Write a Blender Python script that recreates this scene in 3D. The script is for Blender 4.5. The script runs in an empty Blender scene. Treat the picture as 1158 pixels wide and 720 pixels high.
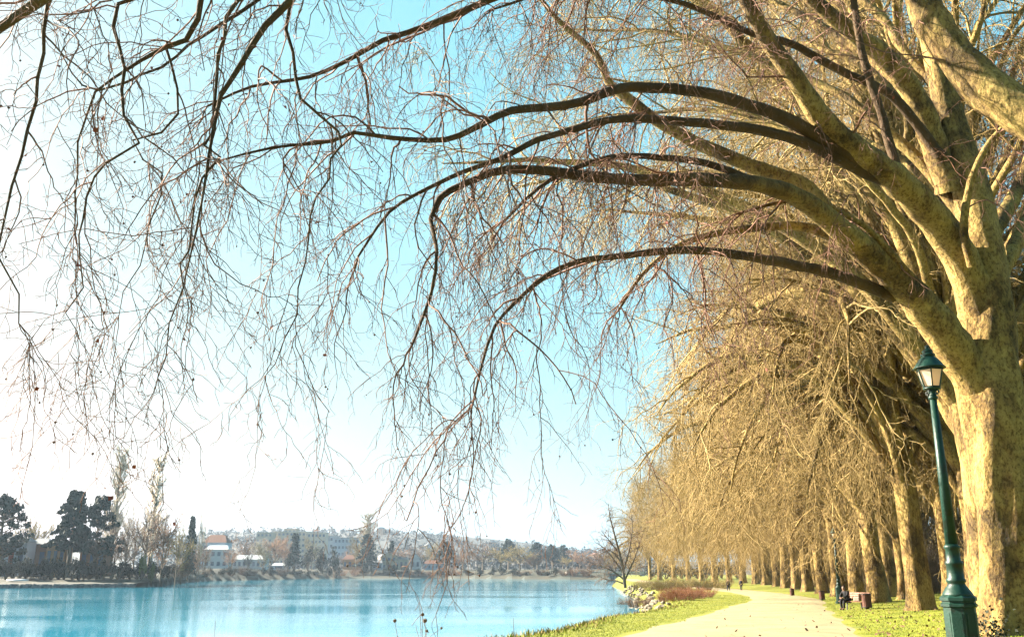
import bpy, bmesh, math, random
import numpy as np
from mathutils import Vector, Matrix

random.seed(11)
R_ = random.random
U = random.uniform
G_ = random.gauss
rad = math.radians
HAZE = 0.00007
EXPO = 3.2
DENOISE = True
sc = bpy.context.scene
COL = sc.collection

# ------------------------------------------------------------------ camera model
F = 1030.0
PITCH = math.atan(287.0 / F)
CP, SP = math.cos(PITCH), math.sin(PITCH)
CAMZ = 1.6


def P(px, py, Y):
    """point seen at pixel (px, py) of the 1158x720 photo, at distance Y ahead"""
    u, v = (px - 579) / F, (360 - py) / F
    dy, dz = CP - v * SP, SP + v * CP
    t = Y / dy
    return Vector((u * t, Y, CAMZ + dz * t))


def X(px, Y):
    return (px - 579) / F * CP * Y


# ------------------------------------------------------------------ object helpers
def link(o):
    COL.objects.link(o)
    return o


def tag(o, label=None, cat=None, group=None, kind=None):
    if label:
        o['label'] = label
    if cat:
        o['category'] = cat
    if group:
        o['group'] = group
    if kind:
        o['kind'] = kind
    return o


def thing(name, label, cat, loc=(0, 0, 0), rz=0.0, group=None):
    o = link(bpy.data.objects.new(name, None))
    o.location = loc
    o.rotation_euler = (0, 0, rz)
    o.empty_display_size = 0.3
    return tag(o, label, cat, group)


def obj(name, me, parent=None):
    o = link(bpy.data.objects.new(name, me))
    if parent is not None:
        o.parent = parent
    return o


def copy_tree(o, parent=None):
    c = o.copy()
    COL.objects.link(c)
    if parent is not None:
        c.parent = parent
    for ch in list(KIDS.get(o.name, [])):
        d = copy_tree(ch, c)
    return c


KIDS = {}


def index_kids():
    KIDS.clear()
    for o in bpy.data.objects:
        if o.parent is not None:
            KIDS.setdefault(o.parent.name, []).append(o)


def mesh_np(name, V, quads=None, tris=None, mats=(), qmat=None, tmat=None, smooth=True):
    me = bpy.data.meshes.new(name)
    V = np.asarray(V, np.float32).reshape(-1, 3)
    nq = 0 if quads is None else len(quads)
    nt = 0 if tris is None else len(tris)
    me.vertices.add(len(V))
    me.vertices.foreach_set('co', V.ravel())
    loops = []
    if nq:
        loops.append(np.asarray(quads, np.int32).ravel())
    if nt:
        loops.append(np.asarray(tris, np.int32).ravel())
    loops = np.concatenate(loops)
    me.loops.add(len(loops))
    me.loops.foreach_set('vertex_index', loops)
    me.polygons.add(nq + nt)
    st = np.concatenate([np.arange(nq) * 4, nq * 4 + np.arange(nt) * 3]).astype(np.int32)
    me.polygons.foreach_set('loop_start', st)
    for m in mats:
        me.materials.append(m)
    mi = np.concatenate([np.zeros(nq, np.int32) if qmat is None else np.asarray(qmat, np.int32),
                         np.zeros(nt, np.int32) if tmat is None else np.asarray(tmat, np.int32)])
    me.polygons.foreach_set('material_index', mi)
    me.polygons.foreach_set('use_smooth', np.full(nq + nt, smooth))
    me.update(calc_edges=True)
    me.validate()
    return me


def join_meshes(name, ms):
    bm = bmesh.new()
    for m in ms:
        bm.from_mesh(m)
    me = bpy.data.meshes.new(name)
    bm.to_mesh(me)
    bm.free()
    for m in ms[0].materials:
        me.materials.append(m)
    for m in ms:
        bpy.data.meshes.remove(m)
    return me


class Tubes:
    """polylines with radii, swept into one mesh of tapered tubes"""

    def __init__(self, sides=3):
        self.s = sides
        self.by = {}
        self.leaf = []   # (p, size, matindex)

    def add(self, pts, rr, mat=0):
        self.by.setdefault(len(pts), []).append((pts, rr, mat))

    def build(self, name, mats):
        Vs, Q, QM = [], [], []
        base = 0
        S = self.s
        ang = np.arange(S) * (2 * math.pi / S)
        ca, sa = np.cos(ang), np.sin(ang)
        for n, L in self.by.items():
            p = np.array([[tuple(q) for q in l[0]] for l in L], np.float64)
            r = np.array([l[1] for l in L], np.float64)
            mt = np.array([l[2] for l in L], np.int32)
            t = np.empty_like(p)
            t[:, 1:-1] = p[:, 2:] - p[:, :-2]
            t[:, 0] = p[:, 1] - p[:, 0]
            t[:, -1] = p[:, -1] - p[:, -2]
            t /= np.maximum(np.linalg.norm(t, axis=2, keepdims=True), 1e-9)
            mean = np.abs(t.mean(axis=1))
            ref = np.eye(3)[np.argmin(mean, axis=1)][:, None, :]
            u = ref - (ref * t).sum(2, keepdims=True) * t
            u /= np.maximum(np.linalg.norm(u, axis=2, keepdims=True), 1e-9)
            w = np.cross(t, u)
            ring = (p[:, :, None, :] + r[:, :, None, None] * (u[:, :, None, :] * ca[None, None, :, None] + w[:, :, None, :] * sa[None, None, :, None]))
            m = len(L)
            Vs.append(ring.reshape(-1, 3))
            idx = base + np.arange(m * n * S).reshape(m, n, S)
            a = idx[:, :-1, :]
            b = np.roll(a, -1, axis=2)
            d = idx[:, 1:, :]
            c = np.roll(d, -1, axis=2)
            Q.append(np.stack([a, b, c, d], -1).reshape(-1, 4))
            QM.append(np.repeat(mt, (n - 1) * S))
            base += m * n * S
        T, TM = [], []
        if self.leaf:
            oc = np.array([(1, 0, 0), (-1, 0, 0), (0, 1, 0), (0, -1, 0), (0, 0, 1), (0, 0, -1)], float)
            of = np.array([(0, 2, 4), (2, 1, 4), (1, 3, 4), (3, 0, 4), (2, 0, 5), (1, 2, 5), (3, 1, 5), (0, 3, 5)])
            for (q, s, m) in self.leaf:
                if m == 1:   # seed ball
                    Vs.append(oc * s + np.array(q))
                    T.append(of + base)
                    TM += [1] * 8
                    base += 6
                else:        # curled dry leaf: two triangles folded along the midrib
                    a = np.array([U(-1, 1), U(-1, 1), U(-1.2, -.2)]); a /= np.linalg.norm(a)
                    b = np.cross(a, [U(-1, 1), U(-1, 1), U(-1, 1)]); b /= max(np.linalg.norm(b), 1e-6)
                    c = np.cross(a, b)
                    q = np.array(q)
                    Vs.append(np.array([q, q + a * s * 1.6, q + a * s * .8 + b * s * .8 + c * s * .3, q + a * s * .8 - b * s * .8 + c * s * .3]))
                    T.append(np.array([(0, 1, 2), (0, 3, 1)]) + base)
                    TM += [m] * 2
                    base += 4
        if not Vs:
            return None
        return mesh_np(name, np.concatenate(Vs), np.concatenate(Q) if Q else None, np.concatenate(T) if T else None, mats,
                       np.concatenate(QM) if QM else None, TM if T else None)


def smooth_line(pts, rr, step=0.35, wob=0.0):
    """Catmull-Rom through the points"""
    pts = [Vector(p) for p in pts]
    out, ro = [], []
    n = len(pts)
    for i in range(n - 1):
        p0 = pts[max(i - 1, 0)]; p1 = pts[i]; p2 = pts[i + 1]; p3 = pts[min(i + 2, n - 1)]
        k = max(1, int((p2 - p1).length / step))
        for j in range(k):
            t = j / k
            q = 0.5 * ((2 * p1) + (p2 - p0) * t + (2 * p0 - 5 * p1 + 4 * p2 - p3) * t * t + (3 * p1 - p0 - 3 * p2 + p3) * t ** 3)
            r = rr[i] + (rr[i + 1] - rr[i]) * t
            if wob:
                q = q + Vector((G_(0, 1), G_(0, 1), G_(0, 1))) * wob * r
                r *= 1 + G_(0, .035)
            out.append(q); ro.append(r)
    out.append(pts[-1]); ro.append(rr[-1])
    return out, ro


# ------------------------------------------------------------------ materials
def new_mat(name):
    m = bpy.data.materials.new(name)
    m.use_nodes = True
    nt = m.node_tree
    b = nt.nodes['Principled BSDF']
    return m, nt, b


def N(nt, typ, **kw):
    n = nt.nodes.new(typ)
    for k, v in kw.items():
        if k in n.inputs:
            n.inputs[k].default_value = v
        else:
            setattr(n, k, v)
    return n


def ramp(nt, fac, stops):
    r = nt.nodes.new('ShaderNodeValToRGB')
    els = r.color_ramp.elements
    while len(els) < len(stops):
        els.new(0.5)
    for e, (p, c) in zip(els, stops):
        e.position = p
        e.color = (c[0], c[1], c[2], 1)
    nt.links.new(fac, r.inputs[0])
    return r.outputs[0]


ALB = .46
FULL = {'pale_twigs', 'lawn', 'grass_blades', 'dark_window', 'dark_needles', 'gravel_path'}


def noise_mat(name, stops, scale=3.0, detail=6, rough=0.85, bump=0.0, bscale=None, dist=0.0, coord='Object', rough_n=.6, stretch=None):
    m, nt, b = new_mat(name)
    tc = N(nt, 'ShaderNodeTexCoord')
    src = tc.outputs[coord]
    if stretch:
        mp = N(nt, 'ShaderNodeMapping')
        mp.inputs['Scale'].default_value = stretch
        nt.links.new(src, mp.inputs[0])
        src = mp.outputs[0]
    n = N(nt, 'ShaderNodeTexNoise', Scale=scale, Detail=detail, Roughness=rough_n, Distortion=dist)
    nt.links.new(src, n.inputs['Vector'])
    if name not in FULL:
        stops = [(p_, [k_ * ALB for k_ in c_]) for p_, c_ in stops]
    nt.links.new(ramp(nt, n.outputs[0], stops), b.inputs['Base Color'])
    b.inputs['Roughness'].default_value = rough
    b.inputs['Specular IOR Level'].default_value = 0.25
    if bump:
        n2 = N(nt, 'ShaderNodeTexNoise', Scale=bscale or scale * 4, Detail=5)
        nt.links.new(src, n2.inputs['Vector'])
        bp = N(nt, 'ShaderNodeBump', Strength=bump, Distance=0.05)
        nt.links.new(n2.outputs[0], bp.inputs['Height'])
        nt.links.new(bp.outputs[0], b.inputs['Normal'])
    return m


def plain(name, c, rough=.6, metal=0.0, var=.12, scale=6):
    d = [max(0, k * (1 - var)) for k in c]
    e = [k * (1 + var) for k in c]
    m = noise_mat(name, [(.3, d), (.7, e)], scale=scale, rough=rough)
    m.node_tree.nodes['Principled BSDF'].inputs['Metallic'].default_value = metal
    return m


def bark_mat(name, cream, tan, olive, dark):
    cream, tan, olive, dark = ([k_ * .45 for k_ in c_] for c_ in (cream, tan, olive, dark))
    m, nt, b = new_mat(name)
    tc = N(nt, 'ShaderNodeTexCoord')
    mp = N(nt, 'ShaderNodeMapping'); mp.inputs['Scale'].default_value = (1, 1, .6)
    nt.links.new(tc.outputs['Object'], mp.inputs[0])
    v = mp.outputs[0]
    vf = N(nt, 'ShaderNodeTexVoronoi', Scale=17.0)
    wz = N(nt, 'ShaderNodeTexNoise', Scale=3.0, Detail=4)
    nt.links.new(v, wz.inputs['Vector'])
    add = N(nt, 'ShaderNodeMixRGB', blend_type='ADD'); add.inputs[0].default_value = .45
    nt.links.new(v, add.inputs[1]); nt.links.new(wz.outputs[1], add.inputs[2])
    vo = N(nt, 'ShaderNodeTexVoronoi', Scale=5.5)
    nt.links.new(add.outputs[0], vo.inputs['Vector'])
    nt.links.new(add.outputs[0], vf.inputs['Vector'])
    patch0 = ramp(nt, vo.outputs['Color'], [(.0, dark), (.25, tan), (.42, cream), (.6, tan), (.8, olive), (1, cream)])
    patch1 = ramp(nt, vf.outputs['Color'], [(.0, dark), (.3, tan), (.34, cream), (.62, cream), (.66, olive), (1, tan)])
    pm = N(nt, 'ShaderNodeMixRGB'); pm.inputs[0].default_value = .32
    nt.links.new(patch0, pm.inputs[1]); nt.links.new(patch1, pm.inputs[2])
    patch = pm.outputs[0]
    n1 = N(nt, 'ShaderNodeTexNoise', Scale=.85, Detail=8, Roughness=.66)
    nt.links.new(v, n1.inputs['Vector'])
    big = ramp(nt, n1.outputs[0], [(.40, dark), (.47, tan), (.54, cream)])
    mx = N(nt, 'ShaderNodeMixRGB'); mx.inputs[0].default_value = .58
    nt.links.new(patch, mx.inputs[1]); nt.links.new(big, mx.inputs[2])
    n3 = N(nt, 'ShaderNodeTexNoise', Scale=15, Detail=7, Roughness=.7)
    nt.links.new(v, n3.inputs['Vector'])
    sp = ramp(nt, n3.outputs[0], [(.40, (.30, .26, .22)), (.52, (1, 1, 1))])
    mu = N(nt, 'ShaderNodeMixRGB', blend_type='MULTIPLY'); mu.inputs[0].default_value = .8
    nt.links.new(mx.outputs[0], mu.inputs[1]); nt.links.new(sp, mu.inputs[2])
    at = N(nt, 'ShaderNodeAttribute', attribute_name='young_shade')
    young_shade_col = ramp(nt, n1.outputs[0], [(.35, (.032, .019, .009)), (.65, (.072, .044, .020))])  # brown of young bark, on some limbs also shade put into the colour
    my = N(nt, 'ShaderNodeMixRGB')
    nt.links.new(at.outputs['Fac'], my.inputs[0])
    nt.links.new(mu.outputs[0], my.inputs[1]); nt.links.new(young_shade_col, my.inputs[2])
    nt.links.new(my.outputs[0], b.inputs['Base Color'])
    b.inputs['Roughness'].default_value = .9
    b.inputs['Specular IOR Level'].default_value = .2
    h = N(nt, 'ShaderNodeMixRGB'); h.inputs[0].default_value = .5
    nt.links.new(vo.outputs['Distance'], h.inputs[1]); nt.links.new(n3.outputs[0], h.inputs[2])
    bp = N(nt, 'ShaderNodeBump', Strength=.9, Distance=.10)
    nt.links.new(h.outputs[0], bp.inputs['Height'])
    nt.links.new(bp.outputs[0], b.inputs['Normal'])
    return m


M = {}
M['bark'] = bark_mat('plane_bark', (.62, .44, .135), (.32, .195, .06), (.15, .098, .034), (.05, .031, .014))
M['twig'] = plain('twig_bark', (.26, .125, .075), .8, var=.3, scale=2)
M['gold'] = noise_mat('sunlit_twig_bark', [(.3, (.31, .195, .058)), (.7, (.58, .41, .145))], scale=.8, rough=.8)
M['leaf'] = plain('dry_leaf', (.30, .055, .025), .7, var=.3)
M['ball'] = plain('seed_ball', (.10, .05, .03), .9)
# ground
M['grass'] = noise_mat('lawn', [(.25, (.05, .065, .006)), (.5, (.115, .125, .008)), (.75, (.18, .155, .014))], scale=.9, detail=9, bump=.6, bscale=9, rough_n=.7)
M['blade'] = noise_mat('grass_blades', [(.3, (.07, .115, .006)), (.7, (.205, .215, .012))], scale=.7, detail=8)
M['drygrass'] = noise_mat('dry_grass', [(.3, (.20, .13, .04)), (.7, (.44, .33, .10))], scale=1.5)
M['path'] = noise_mat('gravel_path', [(.28, (.118, .095, .048)), (.5, (.182, .153, .082)), (.75, (.225, .194, .110))], scale=.6, detail=10, bump=.35, bscale=30, rough_n=.75)
M['bed'] = plain('river_bed', (.08, .09, .07))
M['farbank'] = noise_mat('far_bank_turf', [(.3, (.02, .028, .015)), (.5, (.040, .040, .020)), (.75, (.075, .060, .034))], scale=.12, detail=8)
M['hill'] = noise_mat('wooded_hill', [(.3, (.035, .045, .04)), (.5, (.06, .062, .06)), (.7, (.105, .095, .085))], scale=.022, detail=10, rough_n=.72)
M['rock'] = noise_mat('limestone', [(.3, (.20, .165, .11)), (.7, (.40, .34, .24))], scale=3, bump=.4)
M['redtwig'] = plain('red_stems', (.34, .13, .045), .7, var=.25, scale=1)
M['browntwig'] = plain('brown_stems', (.22, .12, .065), .8, var=.3, scale=1)
M['greybark'] = plain('grey_bark', (.20, .15, .10), .9, var=.3, scale=2)
M['pale_twig'] = plain('pale_twigs', (.34, .29, .22), .9, var=.2)
M['rust_twig'] = plain('rust_twigs', (.36, .18, .08), .9, var=.25, scale=.3)
M['straw_twig'] = plain('straw_twigs', (.34, .26, .09), .9, var=.25, scale=.3)
M['needle'] = noise_mat('dark_needles', [(.3, (.008, .020, .016)), (.7, (.022, .042, .030))], scale=.7)
M['teal_needle'] = noise_mat('blue_needles', [(.3, (.022, .05, .05)), (.7, (.05, .10, .09))], scale=.7)
M['shrubleaf'] = noise_mat('evergreen_leaves', [(.3, (.012, .020, .012)), (.7, (.042, .052, .022))], scale=.9)
M['limeleaf'] = noise_mat('lime_leaves', [(.3, (.10, .14, .02)), (.7, (.22, .25, .05))], scale=.9)
# built things
M['green'] = noise_mat('green_enamel', [(.36, (.012, .022, .014)), (.45, (.003, .042, .027)), (.7, (.005, .056, .036))], scale=5, detail=8, rough=.48, bump=.12)
M['white'] = plain('white_plaster', (.72, .74, .78), .8, var=.06, scale=.6)
M['cream'] = plain('cream_plaster', (.62, .54, .42), .8, var=.08, scale=.6)
M['bluewall'] = plain('pale_blue_wall', (.52, .62, .76), .8, var=.06, scale=.6)
M['brownwall'] = plain('brown_timber', (.24, .12, .06), .85, var=.2, scale=1)
M['redwall'] = plain('red_brown_panel', (.33, .10, .06), .7, var=.1)
M['orangewall'] = plain('orange_plaster', (.55, .28, .12), .8, var=.1, scale=.6)
M['rooftile'] = plain('brown_roof_tile', (.24, .105, .065), .85, var=.2, scale=1.2)
M['roofgrey'] = plain('grey_roof', (.30, .31, .33), .7, var=.15)
M['roofwhite'] = plain('white_sheet_roof', (.75, .76, .78), .5, var=.05)
M['glass'] = plain('dark_window', (.04, .06, .10), .12, var=.1)
M['stonewall'] = noise_mat('stone_revetment', [(.35, (.07, .08, .09)), (.65, (.22, .21, .20))], scale=1.4, bump=.5)
M['concrete'] = plain('pale_concrete', (.62, .60, .55), .8, var=.08, scale=.3)
M['wood'] = plain('bench_timber', (.30, .12, .05), .6, var=.25, scale=8)
M['iron'] = plain('dark_iron', (.02, .022, .022), .5, var=.1)
M['binwood'] = plain('bin_slats', (.16, .06, .03), .6, var=.25, scale=9)
M['black'] = plain('black_cloth', (.012, .012, .016), .85, var=.2)
M['navy'] = plain('navy_cloth', (.02, .035, .07), .85, var=.2)
M['skin'] = plain('skin', (.48, .28, .19), .6, var=.05)
M['hair'] = plain('dark_hair', (.02, .014, .01), .6, var=.2)
M['shoe'] = plain('dark_shoe', (.03, .02, .018), .5, var=.1)
M['paper'] = plain('pale_cloth_bag', (.55, .45, .36), .8, var=.1)

# milky lantern glass
m, nt, b = new_mat('opal_glass')
b.inputs['Base Color'].default_value = (.80, .62, .46, 1)
b.inputs['Roughness'].default_value = .15
tr = N(nt, 'ShaderNodeBsdfTranslucent'); tr.inputs[0].default_value = (.85, .62, .42, 1)
mix = N(nt, 'ShaderNodeMixShader'); mix.inputs[0].default_value = .5
nt.links.new(b.outputs[0], mix.inputs[1]); nt.links.new(tr.outputs[0], mix.inputs[2])
nt.links.new(mix.outputs[0], nt.nodes['Material Output'].inputs[0])
M['opal'] = m

# water
m, nt, b = new_mat('river_water')
tc = N(nt, 'ShaderNodeTexCoord')
mp = N(nt, 'ShaderNodeMapping'); mp.inputs['Scale'].default_value = (.35, 1.0, 1)
nt.links.new(tc.outputs['Object'], mp.inputs[0])
n1 = N(nt, 'ShaderNodeTexNoise', Scale=.9, Detail=6, Roughness=.6)
n2 = N(nt, 'ShaderNodeTexNoise', Scale=.05, Detail=3)
nt.links.new(mp.outputs[0], n1.inputs['Vector']); nt.links.new(mp.outputs[0], n2.inputs['Vector'])
st = N(nt, 'ShaderNodeMapRange'); st.inputs['From Min'].default_value = .38; st.inputs['From Max'].default_value = .62
st.inputs['To Min'].default_value = .06; st.inputs['To Max'].default_value = .42
nt.links.new(n2.outputs[0], st.inputs[0])
bp = N(nt, 'ShaderNodeBump', Distance=.11)
nt.links.new(st.outputs[0], bp.inputs['Strength'])
nt.links.new(n1.outputs[0], bp.inputs['Height']); nt.links.new(bp.outputs[0], b.inputs['Normal'])
b.inputs['Base Color'].default_value = (.015, .19, .29, 1)
b.inputs['Roughness'].default_value = .03
b.inputs['IOR'].default_value = 1.33
M['water'] = m

# ------------------------------------------------------------------ ground shape
WATER = -2.5
BANK_TOP = np.array([(-7, -60), (-6, -20), (-5, 0), (-4, 10), (-2.4, 18), (-.5, 24.7), (1.8, 30.7), (4.6, 45), (8.0, 55), (12.5, 70), (15, 85),
                     (18, 108), (22, 140), (25.5, 180), (29, 220), (35, 300), (47, 400), (64, 560), (90, 800), (140, 1200)], float)
PATH = np.array([(1.2, -10), (2.2, 8), (3.6, 16), (5.7, 24), (8.9, 35), (13.2, 49), (19.6, 70), (22.8, 79), (29, 103), (33.4, 130), (35, 155), (36, 180), (37.5, 210),
                 (39, 250), (42, 310), (50, 400)], float)
PROF_Y = [-100, 22, 35, 48, 60, 80, 105, 135, 400, 3000]
PROF_Z = [0, 0, -.2, -.42, -.58, -.8, -1.0, -1.1, -1.1, -.8]
FB_PX = [-4000, -900, -300, 0, 100, 165, 185, 205, 230, 300, 400, 500, 600, 690, 760, 1200, 4000]
FB_Y = [60, 150, 215, 264, 268, 278, 320, 390, 455, 560, 700, 700, 600, 560, 560, 560, 560]
HL_PX = [-600, 0, 120, 230, 290, 350, 450, 520, 560, 620, 690, 800, 1200]
HL_Y = [618, 622, 616, 608, 604, 606, 606, 611, 615, 622, 632, 636, 636]


def sdist(x, y, poly):
    """signed distance to a polyline; positive on its right-hand side when walking along it"""
    best = np.full(np.shape(x), 1e18)
    sg = np.zeros(np.shape(x))
    for (ax, ay), (bx, by) in zip(poly[:-1], poly[1:]):
        dx, dy = bx - ax, by - ay
        L2 = dx * dx + dy * dy
        t = np.clip(((x - ax) * dx + (y - ay) * dy) / L2, 0, 1)
        d = (x - ax - t * dx) ** 2 + (y - ay - t * dy) ** 2
        s = np.sign((x - ax) * dy - (y - ay) * dx)
        k = d < best
        best = np.where(k, d, best)
        sg = np.where(k, s, sg)
    return np.sqrt(best) * np.where(sg == 0, 1, sg)


def sm(a, b, x):
    t = np.clip((x - a) / (b - a), 0, 1)
    return t * t * (3 - 2 * t)


def vnoise(x, y, seed=0):
    """smooth value noise"""
    xi, yi = np.floor(x).astype(np.int64), np.floor(y).astype(np.int64)
    fx, fy = x - xi, y - yi
    fx = fx * fx * (3 - 2 * fx); fy = fy * fy * (3 - 2 * fy)

    def h(a, b):
        n = (a * 374761393 + b * 668265263 + seed * 1442695041) & 0xffffffff
        n = ((n ^ (n >> 13)) * 1274126177) & 0xffffffff
        return ((n ^ (n >> 16)) & 0xffff) / 65535.0
    return (h(xi, yi) * (1 - fx) + h(xi + 1, yi) * fx) * (1 - fy) + (h(xi, yi + 1) * (1 - fx) + h(xi + 1, yi + 1) * fx) * fy


def ground_all(x, y):
    x = np.asarray(x, float); y = np.asarray(y, float)
    s = sdist(x, y, BANK_TOP)
    dp = sdist(x, y, PATH)
    base = np.interp(y, PROF_Y, PROF_Z)
    land = base + np.clip(.05 * (dp - 3.6), 0, .55) + (vnoise(x * .35, y * .35) - .5) * .10 * sm(3.4, 6, np.abs(dp))
    bank = -3.6 + (land + 3.6) * sm(-7.0, .6, s)
    z = np.where(s > .6, land, bank)
    near = s > -7
    # far side
    ys = np.maximum(y, 1e-3)
    px = np.where(y > 1, 579 + x / ys * F / CP, -4000)
    yb = np.interp(px, FB_PX, FB_Y)
    d = y - yb + (vnoise(x * .05, y * .05, 3) - .5) * 8
    rr = np.hypot(x, y)
    hz = (647 - np.interp(px, HL_PX, HL_Y)) / F * 2100 * CP
    hill = hz * sm(1000, 2100, rr) * (1 - .4 * sm(2300, 4500, rr))
    hill = hill * (1 + (vnoise(x * .004, y * .004, 5) - .5) * .35) + (vnoise(x * .03, y * .03, 6) - .5) * 9 * sm(1000, 1700, rr)
    far = -3.6 + 3.1 * sm(-4, 5, d) + np.interp(px, [180, 240], [1.2, 4.2]) * sm(5, 45, d) + hill + (vnoise(x * .06, y * .06, 7) - .5) * .6 * sm(5, 30, d)
    isfar = (y > 60) & (s < -7) & (d > -4)
    z = np.where(isfar, far, z)
    z = np.where((s > 0) & (rr > 900), np.maximum(z, hill - 1), z)
    return z, s, dp, isfar, rr


def g(x, y):
    return float(ground_all(np.array([x]), np.array([y]))[0][0])


def hit(px, py):
    """where the ray through a pixel meets the ground"""
    ys = np.concatenate([np.arange(8, 400, .25), np.arange(400, 1200, 2)])
    u, v = (px - 579) / F, (360 - py) / F
    dy, dz = CP - v * SP, SP + v * CP
    xs = u * ys / dy
    zs = CAMZ + dz * ys / dy
    gz = ground_all(xs, ys)[0]
    k = np.nonzero(zs <= gz)[0]
    i = k[0] if len(k) else len(ys) - 1
    return Vector((xs[i], ys[i], gz[i]))


def build_ground():
    a1 = np.concatenate([np.arange(-180, -46, 3.0), np.arange(-46, 46, .25), np.arange(46, 180, 3.0)])
    A = np.radians(a1)
    r = np.concatenate([[0.01], np.geomspace(1.0, 20, 24)[:-1], np.geomspace(20, 400, 170)[:-1], np.geomspace(400, 7000, 90)])
    na, nr = len(A), len(r)
    XX = np.sin(A)[:, None] * r[None, :]
    YY = np.cos(A)[:, None] * r[None, :]
    z, s, dp, isfar, rr = ground_all(XX, YY)
    V = np.stack([XX, YY, z], -1).reshape(-1, 3)
    idx = np.arange(na * nr).reshape(na, nr)
    a, b = idx, np.roll(idx, -1, 0)
    Q = np.stack([a[:, :-1], a[:, 1:], b[:, 1:], b[:, :-1]], -1).reshape(-1, 4)
    cx = V[Q].mean(1)
    zc, sc_, dpc, fc, rc = ground_all(cx[:, 0], cx[:, 1])
    mi = np.where(fc, 1, np.where(zc < WATER - .15, 2, 0))
    mi = np.where(rc > 1000, 3, mi)
    me = mesh_np('ground', V, Q[:, ::-1], None, [M['grass'], M['farbank'], M['bed'], M['hill']], mi)
    o = obj('ground', me)
    tag(o, 'grassy river banks and wooded hills beyond the water', kind='structure')


build_ground()

# water sheet
w = mesh_np('water', [(-7000, -3000, WATER), (3000, -3000, WATER), (3000, 3000, WATER), (-7000, 3000, WATER)], [(0, 1, 2, 3)], None, [M['water']])
tag(obj('river', w), 'bright blue rippled river water', kind='structure')


def build_path():
    pts, _ = smooth_line([(p[0], p[1], 0) for p in PATH], [1] * len(PATH), 1.0)
    V, Q = [], []
    K = 9
    for i, p in enumerate(pts):
        t = (pts[min(i + 1, len(pts) - 1)] - pts[max(i - 1, 0)]).normalized()
        n = Vector((t.y, -t.x, 0))
        for k in range(K):
            f = k / (K - 1) * 2 - 1
            h = 3.3 + (vnoise(np.array([i * .31]), np.array([9.0 if f > 0 else 3.0]))[0] - .5) * .5
            q = p + n * (f * h)
            V.append((q.x, q.y, g(q.x, q.y) + .035 + .03 * (1 - f * f) - (.05 if abs(f) == 1 else 0)))
    for i in range(len(pts) - 1):
        for k in range(K - 1):
            a = i * K + k
            Q.append((a, a + 1, a + K + 1, a + K))
    tag(obj('path', mesh_np('path', V, Q, None, [M['path']])), 'pale gravel path curving beside the plane trees', kind='structure')


build_path()


# ------------------------------------------------------------------ grass
def build_grass():
    V, T, TM = [], [], []
    n = 0
    rng = np.random.default_rng(4)
    want = 330000
    # density falls with distance: sample in picture-like polar coordinates
    A = rng.uniform(rad(-8), rad(34), want)
    r = np.exp(rng.uniform(math.log(20), math.log(120), want))
    x, y = np.sin(A) * r, np.cos(A) * r
    z, s, dp, f, rr = ground_all(x, y)
    edge = 3.3 + (vnoise(x * .8, y * .8, 8) - .5) * .7
    ok = (s > -2.5) & (np.abs(dp) > edge) & (z > WATER + .3)
    x, y, z, s, dp, r = x[ok], y[ok], z[ok], s[ok], dp[ok], r[ok]
    m = len(x)
    tall = np.clip(1 - np.abs(s + .3) / 1.6, 0, 1) * rng.uniform(0, 1, m) ** 2
    h = rng.uniform(.015, .05, m) * (1 + r * .004) + tall * .24 * (rng.uniform(0, 1, m) < .4)
    wd = h * .10 + .006 * (r / 40)
    th = rng.uniform(0, 2 * math.pi, m)
    lean = rng.normal(0, .45, (m, 2)) * h[:, None]
    B = np.stack([x, y, z - .01], -1)
    d = np.stack([np.cos(th) * wd, np.sin(th) * wd, np.zeros(m)], -1)
    top = B + np.stack([lean[:, 0], lean[:, 1], h], -1)
    V = np.stack([B - d, B + d, top], 1).reshape(-1, 3)
    T = np.arange(m * 3).reshape(-1, 3)
    tm = ((tall > .25) & (rng.uniform(0, 1, m) < .6)).astype(int)
    o = obj('grass', mesh_np('grass', V, None, T, [M['blade'], M['drygrass']], None, tm, smooth=False))
    tag(o, 'short yellow green grass beside the gravel path', kind='stuff')
    # fallen leaves on the lawn
    k = 1500
    A = rng.uniform(rad(8), rad(33), k); r = np.exp(rng.uniform(math.log(21), math.log(80), k))
    x, y = np.sin(A) * r, np.cos(A) * r
    z, s, dp, f, rr = ground_all(x, y)
    ok = (dp > -3) & (rng.uniform(0, 1, k) < np.where(dp > 3.4, 1, .12))
    Bv = np.stack([x, y, z + .05 + .04 * (np.abs(dp) < 3.4)], -1)[ok]
    k = len(Bv)
    th = rng.uniform(0, 6.28, k); sz = rng.uniform(.025, .06, k)
    a = np.stack([np.cos(th) * sz, np.sin(th) * sz, rng.uniform(-.03, .04, k)], -1)
    b = np.stack([-np.sin(th) * sz, np.cos(th) * sz, rng.uniform(0, .05, k)], -1)
    V = np.stack([Bv - a, Bv + b, Bv + a, Bv - b], 1).reshape(-1, 3)
    o = obj('fallen_leaves', mesh_np('fallen_leaves', V, np.arange(k * 4).reshape(-1, 4), None, [M['browntwig']], smooth=False))
    tag(o, 'brown fallen leaves scattered over the lawn', kind='stuff')


build_grass()


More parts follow.
